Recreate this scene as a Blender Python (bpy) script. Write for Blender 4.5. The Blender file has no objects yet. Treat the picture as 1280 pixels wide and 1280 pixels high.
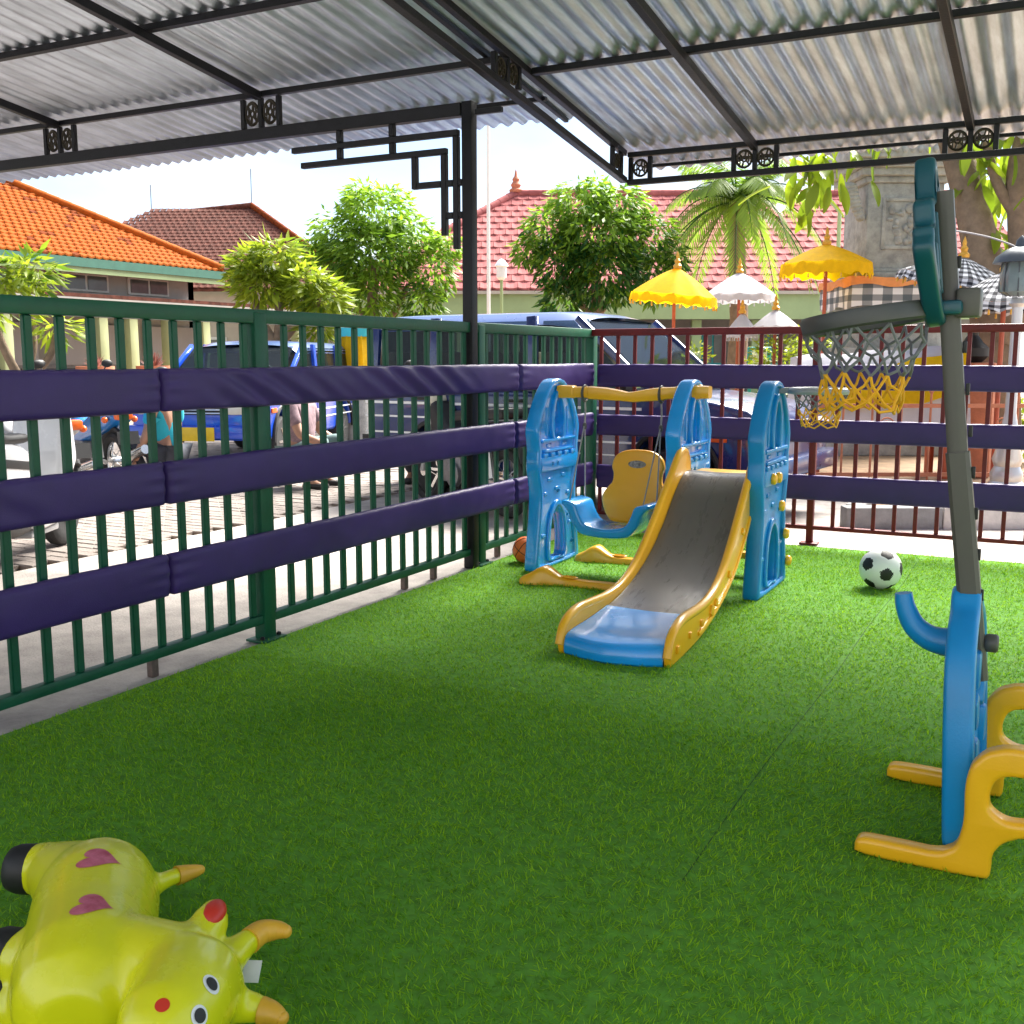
import bpy, bmesh, math, random
import numpy as np
from mathutils import Vector, Matrix, noise
from mathutils.bvhtree import BVHTree
random.seed(7); rng = np.random.default_rng(7)
R = math.radians
scene = bpy.context.scene
col = scene.collection

# ------------------------------------------------------------------ camera, sky, sun, exposure
cd = bpy.data.cameras.new('camera'); cam = bpy.data.objects.new('camera', cd); col.objects.link(cam)
cam.location = (0, 0, 1.25)
cam.rotation_euler = (R(90 - 8.3), 0, R(27.5))
cd.sensor_width = 36; cd.lens = 36 * 1325 / 1280; cd.clip_start = .05; cd.clip_end = 600
scene.camera = cam

SUN_EL, SUN_AZ = 47, 10          # elevation; azimuth of the sun measured from +Y towards +X
sd = bpy.data.lights.new('sun', 'SUN'); sd.energy = 3.1; sd.angle = R(38); sd.color = (1, .95, .87)
sun = bpy.data.objects.new('sun', sd); col.objects.link(sun)
dv = Vector((math.sin(R(SUN_AZ)) * math.cos(R(SUN_EL)), math.cos(R(SUN_AZ)) * math.cos(R(SUN_EL)), math.sin(R(SUN_EL))))
sun.rotation_euler = dv.to_track_quat('Z', 'Y').to_euler()

world = bpy.data.worlds.new('World'); scene.world = world; world.use_nodes = True
nt = world.node_tree; nt.nodes.clear()
wo = nt.nodes.new('ShaderNodeOutputWorld'); bg = nt.nodes.new('ShaderNodeBackground')
sky = nt.nodes.new('ShaderNodeTexSky'); sky.sky_type = 'NISHITA'; sky.sun_disc = False
sky.sun_elevation = R(SUN_EL); sky.sun_rotation = R(SUN_AZ); sky.dust_density = .5; sky.air_density = 1.0
tc = nt.nodes.new('ShaderNodeTexCoord'); mp = nt.nodes.new('ShaderNodeMapping'); mp.inputs['Scale'].default_value = (1, 1, 2.6)
nz = nt.nodes.new('ShaderNodeTexNoise'); nz.inputs['Scale'].default_value = 2.6; nz.inputs['Detail'].default_value = 7; nz.inputs['Roughness'].default_value = .55
cr_ = nt.nodes.new('ShaderNodeValToRGB'); cr_.color_ramp.elements[0].position = .36; cr_.color_ramp.elements[1].position = .60
mx = nt.nodes.new('ShaderNodeMix'); mx.data_type = 'RGBA'
mx.inputs[7].default_value = (1.8, 1.85, 1.93, 1)      # sunlit white cloud, same scale as the sky model
thin = nt.nodes.new('ShaderNodeMix'); thin.data_type = 'RGBA'; thin.blend_type = 'MULTIPLY'; thin.inputs[0].default_value = 1; thin.inputs[7].default_value = (.33, .35, .39, 1)
mth = nt.nodes.new('ShaderNodeMath'); mth.operation = 'MULTIPLY_ADD'; mth.inputs[1].default_value = .85; mth.inputs[2].default_value = .05
L = nt.links.new
L(tc.outputs['Generated'], mp.inputs['Vector']); L(mp.outputs[0], nz.inputs['Vector']); L(nz.outputs['Fac'], cr_.inputs[0])
L(cr_.outputs[0], mth.inputs[0]); L(mth.outputs[0], mx.inputs[0]); L(sky.outputs[0], thin.inputs[6]); L(thin.outputs[2], mx.inputs[6]); L(mx.outputs[2], bg.inputs[0])
bg.inputs[1].default_value = .09; L(bg.outputs[0], wo.inputs[0])

vs = scene.view_settings; vs.view_transform = 'Standard'; vs.look = 'None'; vs.gamma = 1; vs.use_curve_mapping = False
vs.exposure = 2.9
scene.render.engine = 'CYCLES'
scene.cycles.max_bounces = 8; scene.cycles.diffuse_bounces = 4; scene.cycles.transparent_max_bounces = 12

# ------------------------------------------------------------------ materials
def mat(name, c, rough=.5, metal=0, var=.12, scale=6, bump=0, bscale=60, coat=0, spec=.5, var2=None, stretch=None, translucent=0):
    m = bpy.data.materials.new(name); m.use_nodes = True; n = m.node_tree.nodes; l = m.node_tree.links.new
    b = n['Principled BSDF']; t = n.new('ShaderNodeTexCoord'); z = n.new('ShaderNodeTexNoise')
    z.inputs['Scale'].default_value = scale; z.inputs['Detail'].default_value = 6; z.inputs['Roughness'].default_value = .65
    src = t.outputs['Object']
    if stretch:
        mpn = n.new('ShaderNodeMapping'); mpn.inputs['Scale'].default_value = stretch; l(src, mpn.inputs[0]); src = mpn.outputs[0]
    l(src, z.inputs['Vector'])
    rp = n.new('ShaderNodeValToRGB'); rp.color_ramp.elements[0].position = .3; rp.color_ramp.elements[1].position = .7
    lo = [max(0, x * (1 - var)) for x in c]; hi = [min(1, x * (1 + var)) for x in c]
    if var2: hi = list(var2)
    rp.color_ramp.elements[0].color = (*lo, 1); rp.color_ramp.elements[1].color = (*hi, 1)
    l(z.outputs['Fac'], rp.inputs[0]); l(rp.outputs[0], b.inputs['Base Color'])
    mr = n.new('ShaderNodeMapRange'); mr.inputs['To Min'].default_value = max(.02, rough - .08); mr.inputs['To Max'].default_value = min(1, rough + .1)
    l(z.outputs['Fac'], mr.inputs[0]); l(mr.outputs[0], b.inputs['Roughness'])
    b.inputs['Metallic'].default_value = metal; b.inputs['Coat Weight'].default_value = coat; b.inputs['Coat Roughness'].default_value = .08
    b.inputs['Specular IOR Level'].default_value = spec
    if bump:
        z2 = n.new('ShaderNodeTexNoise'); z2.inputs['Scale'].default_value = bscale; z2.inputs['Detail'].default_value = 4
        l(t.outputs['Object'], z2.inputs['Vector']); bp = n.new('ShaderNodeBump'); bp.inputs['Strength'].default_value = bump; bp.inputs['Distance'].default_value = .01
        l(z2.outputs['Fac'], bp.inputs['Height']); l(bp.outputs[0], b.inputs['Normal'])
    if translucent:
        tr = n.new('ShaderNodeBsdfTranslucent'); l(rp.outputs[0], tr.inputs[0]); ms = n.new('ShaderNodeMixShader'); ms.inputs[0].default_value = translucent
        o = n['Material Output']; l(b.outputs[0], ms.inputs[1]); l(tr.outputs[0], ms.inputs[2]); l(ms.outputs[0], o.inputs[0])
    return m

def leafmat(name, c0, c1, trans=.35, rough=.45, spec=.5):
    m = bpy.data.materials.new(name); m.use_nodes = True; n = m.node_tree.nodes; l = m.node_tree.links.new
    b = n['Principled BSDF']; a = n.new('ShaderNodeAttribute'); a.attribute_name = 'tint'
    oi = n.new('ShaderNodeObjectInfo'); ad = n.new('ShaderNodeMath'); ad.operation = 'MULTIPLY_ADD'; ad.inputs[1].default_value = .25; ad.inputs[2].default_value = -.12
    l(oi.outputs['Random'], ad.inputs[0]); a2 = n.new('ShaderNodeMath'); a2.operation = 'ADD'; l(a.outputs['Fac'], a2.inputs[0]); l(ad.outputs[0], a2.inputs[1])
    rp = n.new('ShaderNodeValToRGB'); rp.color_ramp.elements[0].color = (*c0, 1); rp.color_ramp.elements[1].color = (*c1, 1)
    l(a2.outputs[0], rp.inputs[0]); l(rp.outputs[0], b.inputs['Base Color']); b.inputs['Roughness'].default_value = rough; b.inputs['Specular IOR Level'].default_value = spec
    tr = n.new('ShaderNodeBsdfTranslucent'); l(rp.outputs[0], tr.inputs[0]); ms = n.new('ShaderNodeMixShader'); ms.inputs[0].default_value = trans
    o = n['Material Output']; l(b.outputs[0], ms.inputs[1]); l(tr.outputs[0], ms.inputs[2]); l(ms.outputs[0], o.inputs[0])
    return m

def glassmat(name, tint=(.55, .65, .68), mixf=.7):
    m = bpy.data.materials.new(name); m.use_nodes = True; n = m.node_tree.nodes; l = m.node_tree.links.new
    b = n['Principled BSDF']; b.inputs['Base Color'].default_value = (.02, .025, .03, 1); b.inputs['Roughness'].default_value = .04
    tr = n.new('ShaderNodeBsdfTransparent'); tr.inputs[0].default_value = (*tint, 1); ms = n.new('ShaderNodeMixShader'); ms.inputs[0].default_value = mixf
    o = n['Material Output']; l(b.outputs[0], ms.inputs[1]); l(tr.outputs[0], ms.inputs[2]); l(ms.outputs[0], o.inputs[0])
    return m

def checkmat(name, a, b_, scale):
    m = mat(name, a, .9); n = m.node_tree.nodes; l = m.node_tree.links.new
    # woven poleng cloth: two crossing stripe families give white, grey and black squares
    t = n.new('ShaderNodeTexCoord'); uv = n.new('ShaderNodeUVMap'); uv.uv_map = 'UVMap'
    sx = n.new('ShaderNodeSeparateXYZ'); l(uv.outputs[0], sx.inputs[0]); outs = []
    for k in (0, 1):
        mu = n.new('ShaderNodeMath'); mu.operation = 'MULTIPLY'; mu.inputs[1].default_value = scale; l(sx.outputs[k], mu.inputs[0])
        fr = n.new('ShaderNodeMath'); fr.operation = 'FRACT'; l(mu.outputs[0], fr.inputs[0])
        gt = n.new('ShaderNodeMath'); gt.operation = 'GREATER_THAN'; gt.inputs[1].default_value = .5; l(fr.outputs[0], gt.inputs[0]); outs.append(gt)
    ad = n.new('ShaderNodeMath'); ad.operation = 'ADD'; l(outs[0].outputs[0], ad.inputs[0]); l(outs[1].outputs[0], ad.inputs[1])
    hf = n.new('ShaderNodeMath'); hf.operation = 'MULTIPLY'; hf.inputs[1].default_value = .5; l(ad.outputs[0], hf.inputs[0])
    rp = n.new('ShaderNodeValToRGB'); rp.color_ramp.interpolation = 'CONSTANT'; e = rp.color_ramp.elements
    e[0].color = (*a, 1); e[1].position = .9; e[1].color = (*b_, 1); x = e.new(.4); x.color = (*[(p * .35 + q * .65) * .8 for p, q in zip(a, b_)], 1)
    l(hf.outputs[0], rp.inputs[0]); l(rp.outputs[0], n['Principled BSDF'].inputs['Base Color'])
    return m

M = dict(
 steel=mat('black_painted_steel', (.006, .006, .009), .45, 0, .4, 5, .15, 90, spec=.3),
 zinc=mat('galvalume_sheet', (.50, .55, .63), .44, .85, .30, 2.2, .06, 30, stretch=(6, .6, 6)),
 bronze=mat('cast_ornament_bronze', (.030, .024, .014), .5, .5, .4, 20),
 green=mat('green_fence_paint', (.006, .080, .040), .42, 0, .2, 7, .1, 60, spec=.35),
 red=mat('maroon_fence_paint', (.13, .009, .012), .45, 0, .25, 7, .1, 60, spec=.35),
 stub=mat('rusty_stub_steel', (.13, .09, .075), .7, 0, .4, 20, .2),
 vinyl=mat('navy_purple_vinyl', (.042, .020, .128), .46, 0, .16, 3.5, .12, 260, spec=.35),
 yellow=mat('yellow_plastic', (.95, .47, .012), .30, 0, .10, 3, .06, 160, coat=.25),
 orange=mat('orange_plastic', (.98, .43, .008), .32, 0, .06, 3, .05, 160, coat=.2), blue=mat('blue_plastic', (.004, .32, .84), .24, 0, .12, 3, .04, 160, coat=.8),
 dblue=mat('deep_blue_plastic', (.004, .24, .58), .32, 0, .12, 3, .06, 160),
 shadeteal=mat('shaded_teal_plastic', (.004, .070, .095), .35, 0, .10, 5, .05, 160),  # stand's blue darkened to teal; the board's backlit shade is in the colour
 grey=mat('grey_slide_plastic', (.13, .118, .108), .28, 0, .07, 4, .05, 120, stretch=(5, 1, 1)),
 pole=mat('grey_brown_pole_plastic', (.080, .075, .064), .45, 0, .1, 6),
 ring=mat('grey_hoop_plastic', (.30, .31, .33), .32, 0, .1, 6),
 netgrey=mat('grey_net_cord', (.16, .165, .18), .7), netyel=mat('yellow_net_cord', (.78, .38, .01), .7),
 rope=mat('grey_rope', (.33, .31, .31), .85, 0, .2, 60), rimdark=mat('dark_grey_hoop', (.055, .057, .055), .4), dark=mat('black_rubber', (.012, .012, .013), .55, 0, .2, 10),
 white=mat('white_plastic', (.78, .78, .77), .35, 0, .05, 5), hopper=mat('yellow_rubber', (.70, .70, .008), .26, 0, .06, 4, .04, 40, coat=.25),
 horn=mat('orange_horn_paint', (.74, .40, .03), .4, 0, .15, 12), earred=mat('red_print', (.62, .03, .015), .4),
 pink=mat('pink_heart_print', (.55, .035, .10), .45, 0, .3, 45, var2=(.70, .20, .28)), label=mat('white_label', (.7, .7, .72), .6),
 ball=mat('orange_ball_rubber', (.90, .19, .03), .5, 0, .12, 10, .25, 300),
 sticker=mat('brown_print', (.16, .06, .03), .4, 0, .9, 70, var2=(.45, .40, .36)),
 concrete=mat('concrete', (.38, .34, .315), .85, 0, .3, 4, .5, 90, var2=(.52, .47, .43)),
 paver=mat('concrete_paver', (.20, .165, .145), .85, 0, .3, 2.2, .5, 70, var2=(.28, .24, .215)),
 ground=mat('compacted_ground', (.33, .29, .26), .9, 0, .2, 2, .5, 20), soil=mat('garden_soil', (.30, .20, .12), .95, 0, .35, 5, .8, 25),
 kwhite=mat('whitewashed_kerb', (.62, .60, .56), .8, 0, .18, 9, .3, 40), kgrey=mat('grey_kerb', (.25, .25, .25), .8, 0, .2, 9, .3, 40),
 wall=mat('plaster_wall', (.36, .355, .33), .85, 0, .1, 2, .2, 30), cream=mat('cream_wall', (.42, .39, .33), .85, 0, .12, 2, .2, 30), unseenwall=mat('unseen_wall_grey', (.28, .29, .31), .85, 0, .12, 2, .2, 30),
 palegreen=mat('pale_green_plaster', (.30, .40, .20), .8, 0, .1, 1.5, .1, 30), palepillar=mat('pale_yellow_green_paint', (.36, .40, .20), .7, 0, .1, 2),
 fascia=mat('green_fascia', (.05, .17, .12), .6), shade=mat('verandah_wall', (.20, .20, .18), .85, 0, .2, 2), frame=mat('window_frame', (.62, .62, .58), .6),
 glass=glassmat('vehicle_glass'), bglass=mat('building_glass', (.10, .11, .11), .12, 0, .3, 2), banner=mat('white_banner', (.48, .47, .49), .7, 0, .05, 2),
 otile=mat('orange_roof_tile', (.34, .072, .007), .85, 0, .25, 14, var2=(.42, .105, .012), spec=.15), otile_old=mat('weathered_roof_tile', (.17, .040, .010), .9, 0, .4, 10, spec=.1),
 brtile=mat('brown_roof_tile', (.085, .032, .023), .85, 0, .45, 6, var2=(.17, .066, .048), spec=.15), ptile=mat('rose_roof_tile', (.35, .105, .10), .85, 0, .25, 3, var2=(.44, .15, .145), spec=.15),
 bark=mat('bark', (.22, .15, .10), .9, 0, .35, 12, .8, 40), barkpale=mat('pale_bark', (.20, .14, .09), .9, 0, .3, 9, .6, 40),
 stone=mat('carved_stone', (.33, .335, .325), .9, 0, .3, 7, .6, 50, var2=(.48, .48, .465)), terracotta=mat('terracotta', (.48, .18, .10), .8, 0, .2, 9, .3),
 ytex=mat('yellow_cloth', (.86, .57, .004), .8, 0, .1, 12, .2, 90, translucent=.6), wtex=mat('white_cloth', (.56, .55, .59), .8, 0, .05, 8, .2, 90, translucent=.2),
 otex=mat('orange_cloth', (.78, .30, .10), .8), redwood=mat('red_wood', (.42, .09, .04), .5, 0, .2, 8), gold=mat('gold_finial', (.70, .36, .04), .35, .3),
 poleng=checkmat('checked_cloth', (.75, .74, .75), (.015, .015, .02), 1), polengsoft=checkmat('soft_checked_cloth', (.78, .77, .80), (.10, .12, .14), 1),
 vanblue=mat('blue_car_paint', (.007, .065, .52), .28, .0, .06, 3, 0, coat=.7), vansky=mat('sky_reflection_roof_blue', (.07, .12, .30), .28, 0, .06, 3, coat=.7), vanshade=mat('shaded_blue_car_paint', (.006, .022, .12), .28, 0, .06, 3, coat=.7),  # navy: the van blue with shade painted in; pale roof: sky reflection painted in
 silver=mat('silver_paint', (.55, .55, .55), .3, .4, .06, 3, coat=.4), carwhite=mat('white_car_paint', (.74, .75, .78), .25, 0, .03, 3, coat=.7),
 chrome=mat('chrome', (.7, .7, .7), .18, 1, .1, 8), tyre=mat('tyre', (.02, .02, .021), .8, 0, .2, 20, .3), plate=mat('yellow_plate', (.75, .50, .01), .4),
 amber=mat('amber_lens', (.75, .13, .02), .2), lens=mat('clear_lens', (.62, .60, .50), .12, 0, .1, 9), interior=mat('vehicle_interior', (.35, .34, .33), .8), seatcloth=mat('tan_seat', (.50, .33, .18), .8),
 bikeblue=mat('blue_bike_plastic', (.01, .16, .50), .25, 0, .05, 3, coat=.5), bikegrey=mat('grey_bike_plastic', (.30, .31, .33), .25, .2, .05, 3, coat=.5), engine=mat('engine_alloy', (.22, .22, .23), .4, .7, .3, 20),
 skin=mat('skin', (.36, .19, .12), .55, 0, .08, 12), hair=mat('black_hair', (.012, .010, .009), .5), tealcloth=mat('turquoise_shirt', (.02, .40, .52), .8), denim=mat('dark_trousers', (.035, .04, .055), .85, 0, .2, 20),
 mauve=mat('mauve_dress', (.24, .16, .18), .85, 0, .35, 25), skirt=mat('grey_green_skirt', (.13, .20, .20), .85), lime=mat('lime_plastic', (.60, .75, .04), .5), turq=mat('turquoise_frame', (.03, .42, .45), .5),
 signwhite=mat('white_board', (.78, .80, .82), .5), lampglass=mat('lamp_glass', (.16, .21, .21), .15), lampgrey=mat('lamp_metal', (.07, .08, .09), .4, .5),
)
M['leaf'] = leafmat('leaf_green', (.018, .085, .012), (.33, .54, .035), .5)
M['leafy'] = leafmat('leaf_yellow_green', (.06, .14, .012), (.42, .50, .03), .5)
M['palmleaf'] = leafmat('palm_leaf', (.035, .12, .012), (.28, .42, .04), .5)
M['broad'] = leafmat('broad_leaf', (.06, .16, .012), (.36, .44, .02), .6, .35)
M['turf'] = leafmat('turf_blade', (.11, .32, .014), (.46, .72, .018), .45, .55, .18)
M['turfbase'] = mat('turf_backing', (.10, .28, .018), .95, 0, .3, 30)
M['seam'] = mat('turf_seam', (.03, .10, .012), .95)
M['bromeliad'] = leafmat('red_leaf', (.16, .06, .05), (.34, .17, .15))

# ------------------------------------------------------------------ helpers
ORG = {}
def link(o, parent=None):
    col.objects.link(o)
    if parent is not None: o.parent = parent
    return o
def tag(o, label, cat, group=None, kind=None):
    if label: o['label'] = label
    if cat: o['category'] = cat
    if group: o['group'] = group
    if kind: o['kind'] = kind
    return o
def thing(name, label, cat, loc=(0, 0, 0), group=None, local=False, rotz=0):
    o = bpy.data.objects.new(name, None); o.empty_display_size = .1; link(o)
    o.location = loc; o.rotation_euler = (0, 0, rotz)
    ORG[o.name] = Vector((0, 0, 0)) if local else Vector(loc)
    return tag(o, label, cat, group)
def setsmooth(me, ang=38):
    me.polygons.foreach_set('use_smooth', [True] * len(me.polygons)); me.set_sharp_from_angle(angle=R(ang))
def emit(name, me, m, parent=None, smooth=True, ang=38):
    if parent is not None:
        og = ORG.get(parent.name, Vector((0, 0, 0)))
        if og.length: me.transform(Matrix.Translation(-og))
    if smooth: setsmooth(me, ang)
    for k in (m if isinstance(m, (list, tuple)) else [m]): me.materials.append(k)
    o = bpy.data.objects.new(name, me); link(o, parent)
    if parent is not None: ORG[o.name] = ORG.get(parent.name, Vector((0, 0, 0)))
    return o
def put(name, me, m, parent, mtx):          # a piece that shares its mesh with its siblings
    o = bpy.data.objects.new(name, me)
    if m is not None and not me.materials: me.materials.append(m)
    link(o, parent); og = ORG.get(parent.name, Vector((0, 0, 0))) if parent is not None else Vector((0, 0, 0))
    o.matrix_local = Matrix.Translation(-og) @ mtx
    return o
class MB:
    def __init__(s): s.v = []; s.f = []
    def add(s, vs, fs):
        n = len(s.v); s.v += [tuple(x) for x in vs]; s.f += [tuple(i + n for i in f) for f in fs]; return s
    def box(s, c, size, rot=None):
        hx, hy, hz = size[0] / 2, size[1] / 2, size[2] / 2; c = Vector(c)
        vs = [Vector((x * hx, y * hy, z * hz)) for z in (-1, 1) for y in (-1, 1) for x in (-1, 1)]
        if rot is not None: vs = [rot @ v for v in vs]
        return s.add([v + c for v in vs], [(0, 2, 3, 1), (4, 5, 7, 6), (0, 1, 5, 4), (2, 6, 7, 3), (0, 4, 6, 2), (1, 3, 7, 5)])
    def bar(s, a, b, w, h, upv=(0, 0, 1)):
        a = Vector(a); b = Vector(b); d = (b - a); ln = d.length; d.normalize(); u = Vector(upv)
        sd_ = d.cross(u)
        if sd_.length < 1e-4: sd_ = d.cross(Vector((1, 0, 0)))
        sd_.normalize(); u = sd_.cross(d)
        return s.box((a + b) / 2, (ln, w, h), Matrix((d, sd_, u)).transposed())
    def tube(s, pts, r, n=8, closed=False, cap=True, sq=1.0):
        P = [Vector(p) for p in pts]; N = len(P); rs = r if isinstance(r, (list, tuple)) else [r] * N
        def tan(i):
            if closed: return (P[(i + 1) % N] - P[i - 1]).normalized()
            return (P[min(i + 1, N - 1)] - P[max(i - 1, 0)]).normalized()
        t = tan(0); u = t.orthogonal().normalized(); vs = []; fs = []
        for i in range(N):
            t2 = tan(i); q = t.rotation_difference(t2); u = (q @ u); u = (u - t2 * u.dot(t2)).normalized(); t = t2; w = t.cross(u)
            for k in range(n):
                a = 2 * math.pi * k / n; vs.append(P[i] + (u * math.cos(a) + w * math.sin(a) * sq) * rs[i])
        m = N if closed else N - 1
        for i in range(m):
            j = (i + 1) % N
            for k in range(n): fs.append((i * n + k, i * n + (k + 1) % n, j * n + (k + 1) % n, j * n + k))
        if cap and not closed: fs.append(tuple(reversed(range(n)))); fs.append(tuple(range((N - 1) * n, N * n)))
        return s.add(vs, fs)
    def lathe(s, prof, n=20, o=(0, 0, 0), ax=None, wob=None):
        o = Vector(o); vs = []; fs = []
        for r, z in prof:
            for k in range(n):
                a = 2 * math.pi * k / n; rr = r * (wob(a, z) if wob else 1); p = Vector((rr * math.cos(a), rr * math.sin(a), z))
                vs.append(o + (ax @ p if ax is not None else p))
        for i in range(len(prof) - 1):
            for k in range(n): fs.append((i * n + k, i * n + (k + 1) % n, (i + 1) * n + (k + 1) % n, (i + 1) * n + k))
        if prof[0][0] > 1e-4: fs.append(tuple(reversed(range(n))))
        if prof[-1][0] > 1e-4: fs.append(tuple(range((len(prof) - 1) * n, len(prof) * n)))
        return s.add(vs, fs)
    def ball(s, c, r, nu=20, nv=12, rot=None):
        r = (r, r, r) if not isinstance(r, (tuple, list)) else r; c = Vector(c); vs = []; fs = []
        for j in range(nv + 1):
            th = math.pi * j / nv
            for i in range(nu):
                a = 2 * math.pi * i / nu; p = Vector((r[0] * math.sin(th) * math.cos(a), r[1] * math.sin(th) * math.sin(a), -r[2] * math.cos(th)))
                vs.append(c + (rot @ p if rot is not None else p))
        for j in range(nv):
            for i in range(nu): fs.append((j * nu + i, j * nu + (i + 1) % nu, (j + 1) * nu + (i + 1) % nu, (j + 1) * nu + i))
        return s.add(vs, fs)
    def torus(s, c, R_, r, ax=None, n=28, m=10):
        c = Vector(c); pts = []
        for k in range(n):
            a = 2 * math.pi * k / n; p = Vector((R_ * math.cos(a), R_ * math.sin(a), 0)); pts.append(c + (ax @ p if ax is not None else p))
        return s.tube(pts, r, m, closed=True)
    def mesh(s, name='m', bevel=0, seg=2, merge=True):
        me = bpy.data.meshes.new(name); me.from_pydata(s.v, [], s.f)
        if merge or bevel:
            bm = bmesh.new(); bm.from_mesh(me); bmesh.ops.remove_doubles(bm, verts=bm.verts, dist=1e-5)
            if bevel:
                ed = [e for e in bm.edges if len(e.link_faces) == 2 and e.calc_face_angle(0) > R(40)]
                bmesh.ops.bevel(bm, geom=ed, offset=bevel, segments=seg, affect='EDGES', clamp_overlap=True, profile=.5)
            bmesh.ops.recalc_face_normals(bm, faces=bm.faces); bm.to_mesh(me); bm.free()
        me.update(); return me
    def out(s, name, m, parent=None, bevel=0, smooth=True, ang=38, seg=2): return emit(name, s.mesh(name, bevel, seg), m, parent, smooth, ang)
def spline(pts, n=8, closed=False):
    P = [Vector(p) for p in pts]; N = len(P); out = []
    for i in range(N if closed else N - 1):
        if closed: a, b, c, d = P[i - 1], P[i], P[(i + 1) % N], P[(i + 2) % N]
        else: a, b, c, d = P[max(i - 1, 0)], P[i], P[i + 1], P[min(i + 2, N - 1)]
        for k in range(n):
            t = k / n; out.append(.5 * ((2 * b) + (c - a) * t + (2 * a - 5 * b + 4 * c - d) * t * t + (3 * b - a - 3 * c + d) * t ** 3))
    if not closed: out.append(P[-1])
    return out
def s2(pts, n=6): return [(p[0], p[1]) for p in spline([(a, b, 0) for a, b in pts], n, True)]
def plate(outs, depth, bevel, o, u, v, w, seg=2):
    """moulded panel: 2-D outlines (first the rim, then the holes) pushed out along w with rounded edges"""
    cu = bpy.data.curves.new('c', 'CURVE'); cu.dimensions = '2D'; cu.fill_mode = 'BOTH'
    cu.extrude = max(depth / 2 - bevel, .0005); cu.bevel_depth = bevel; cu.bevel_resolution = seg; cu.offset = -bevel
    for pts in outs:
        sp = cu.splines.new('POLY'); sp.points.add(len(pts) - 1); sp.use_cyclic_u = True
        for k, p in enumerate(pts): sp.points[k].co = (p[0], p[1], 0, 1)
    ob = bpy.data.objects.new('c', cu); col.objects.link(ob); dg = bpy.context.evaluated_depsgraph_get()
    me = bpy.data.meshes.new_from_object(ob.evaluated_get(dg)); bpy.data.objects.remove(ob); bpy.data.curves.remove(cu)
    u, v, w = Vector(u), Vector(v), Vector(w)
    mt = Matrix((u, v, w)).transposed().to_4x4(); mt.translation = Vector(o); me.transform(mt); me.materials.clear()
    if mt.determinant() < 0: me.flip_normals()
    bm = bmesh.new(); bm.from_mesh(me); bmesh.ops.remove_doubles(bm, verts=bm.verts, dist=1e-5); bmesh.ops.recalc_face_normals(bm, faces=bm.faces); bm.to_mesh(me); bm.free()
    return me
def joinmesh(ms):
    bm = bmesh.new()
    for me in ms: bm.from_mesh(me)
    out = bpy.data.meshes.new('j'); bm.to_mesh(out); bm.free()
    return out
def leaf_mesh(P, D, S, ln, wd, tint, fold=.25):
    """one leaf-shaped quad pair per row: base, two sides, tip"""
    P, D, S = map(np.asarray, (P, D, S)); n = len(P); ln = np.broadcast_to(ln, n)[:, None]; wd = np.broadcast_to(wd, n)[:, None]
    N = np.cross(D, S)
    v = np.stack([P, P + D * ln * .45 + S * wd * .5 + N * wd * fold, P + D * ln, P + D * ln * .45 - S * wd * .5 + N * wd * fold], 1).reshape(-1, 3)
    me = bpy.data.meshes.new('leaves'); me.vertices.add(4 * n); me.vertices.foreach_set('co', v.ravel())
    me.loops.add(6 * n); b = np.arange(n)[:, None] * 4
    me.loops.foreach_set('vertex_index', (b + np.array([0, 1, 2, 0, 2, 3])).ravel().astype(np.int32))
    me.polygons.add(2 * n); me.polygons.foreach_set('loop_start', (np.arange(2 * n) * 3).astype(np.int32))
    at = me.attributes.new('tint', 'FLOAT', 'POINT'); at.data.foreach_set('value', np.repeat(np.clip(tint, 0, 1), 4).astype(np.float32))
    me.update(calc_edges=True); return me
def unit(a): return a / (np.linalg.norm(a, axis=1, keepdims=True) + 1e-9)
def evaluated(ob):
    dg = bpy.context.evaluated_depsgraph_get(); me = bpy.data.meshes.new_from_object(ob.evaluated_get(dg)); d = ob.data; bpy.data.objects.remove(ob); bpy.data.meshes.remove(d); return me
def copy_tree(src, loc, rotz, label, group=None):
    r = src.copy(); col.objects.link(r); r.location = loc; r.rotation_euler = (0, 0, rotz); r['label'] = label
    if group: r['group'] = group
    for ch in list(src.children):
        c = ch.copy(); col.objects.link(c); c.parent = r
        for g_ in ch.children:
            d = g_.copy(); col.objects.link(d); d.parent = c
    return r
# ------------------------------------------------------------------ ground, paving, turf, garden bed
def sheet(name, pts, z, m, kind='structure', th=0):
    mb = MB(); n = len(pts)
    if th:
        mb.add([(x, y, z) for x, y in pts] + [(x, y, z - th) for x, y in pts], [tuple(range(n))] + [(i, i + n, (i + 1) % n + n, (i + 1) % n) for i in range(n)])
    else: mb.add([(x, y, z) for x, y in pts], [tuple(range(n))])
    o = mb.out(name, m, smooth=False); o['kind'] = kind; return o
sheet('ground', [(-160, -60), (120, -60), (120, 220), (-160, 220)], -.06, M['ground'])
sheet('concrete_apron', [(-5.45, -2), (-3.05, -2), (-3.05, 7.08), (2.6, 7.08), (2.6, 10.2), (-1.44, 8.07), (-1.40, 9.5), (-5.45, 9.5)], -.004, M['concrete'], th=.05)
sheet('turf_backing', [(-3.075, -2.2), (2.6, -2.2), (2.6, 7.085), (-3.075, 7.085)], .004, M['turfbase'])

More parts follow.
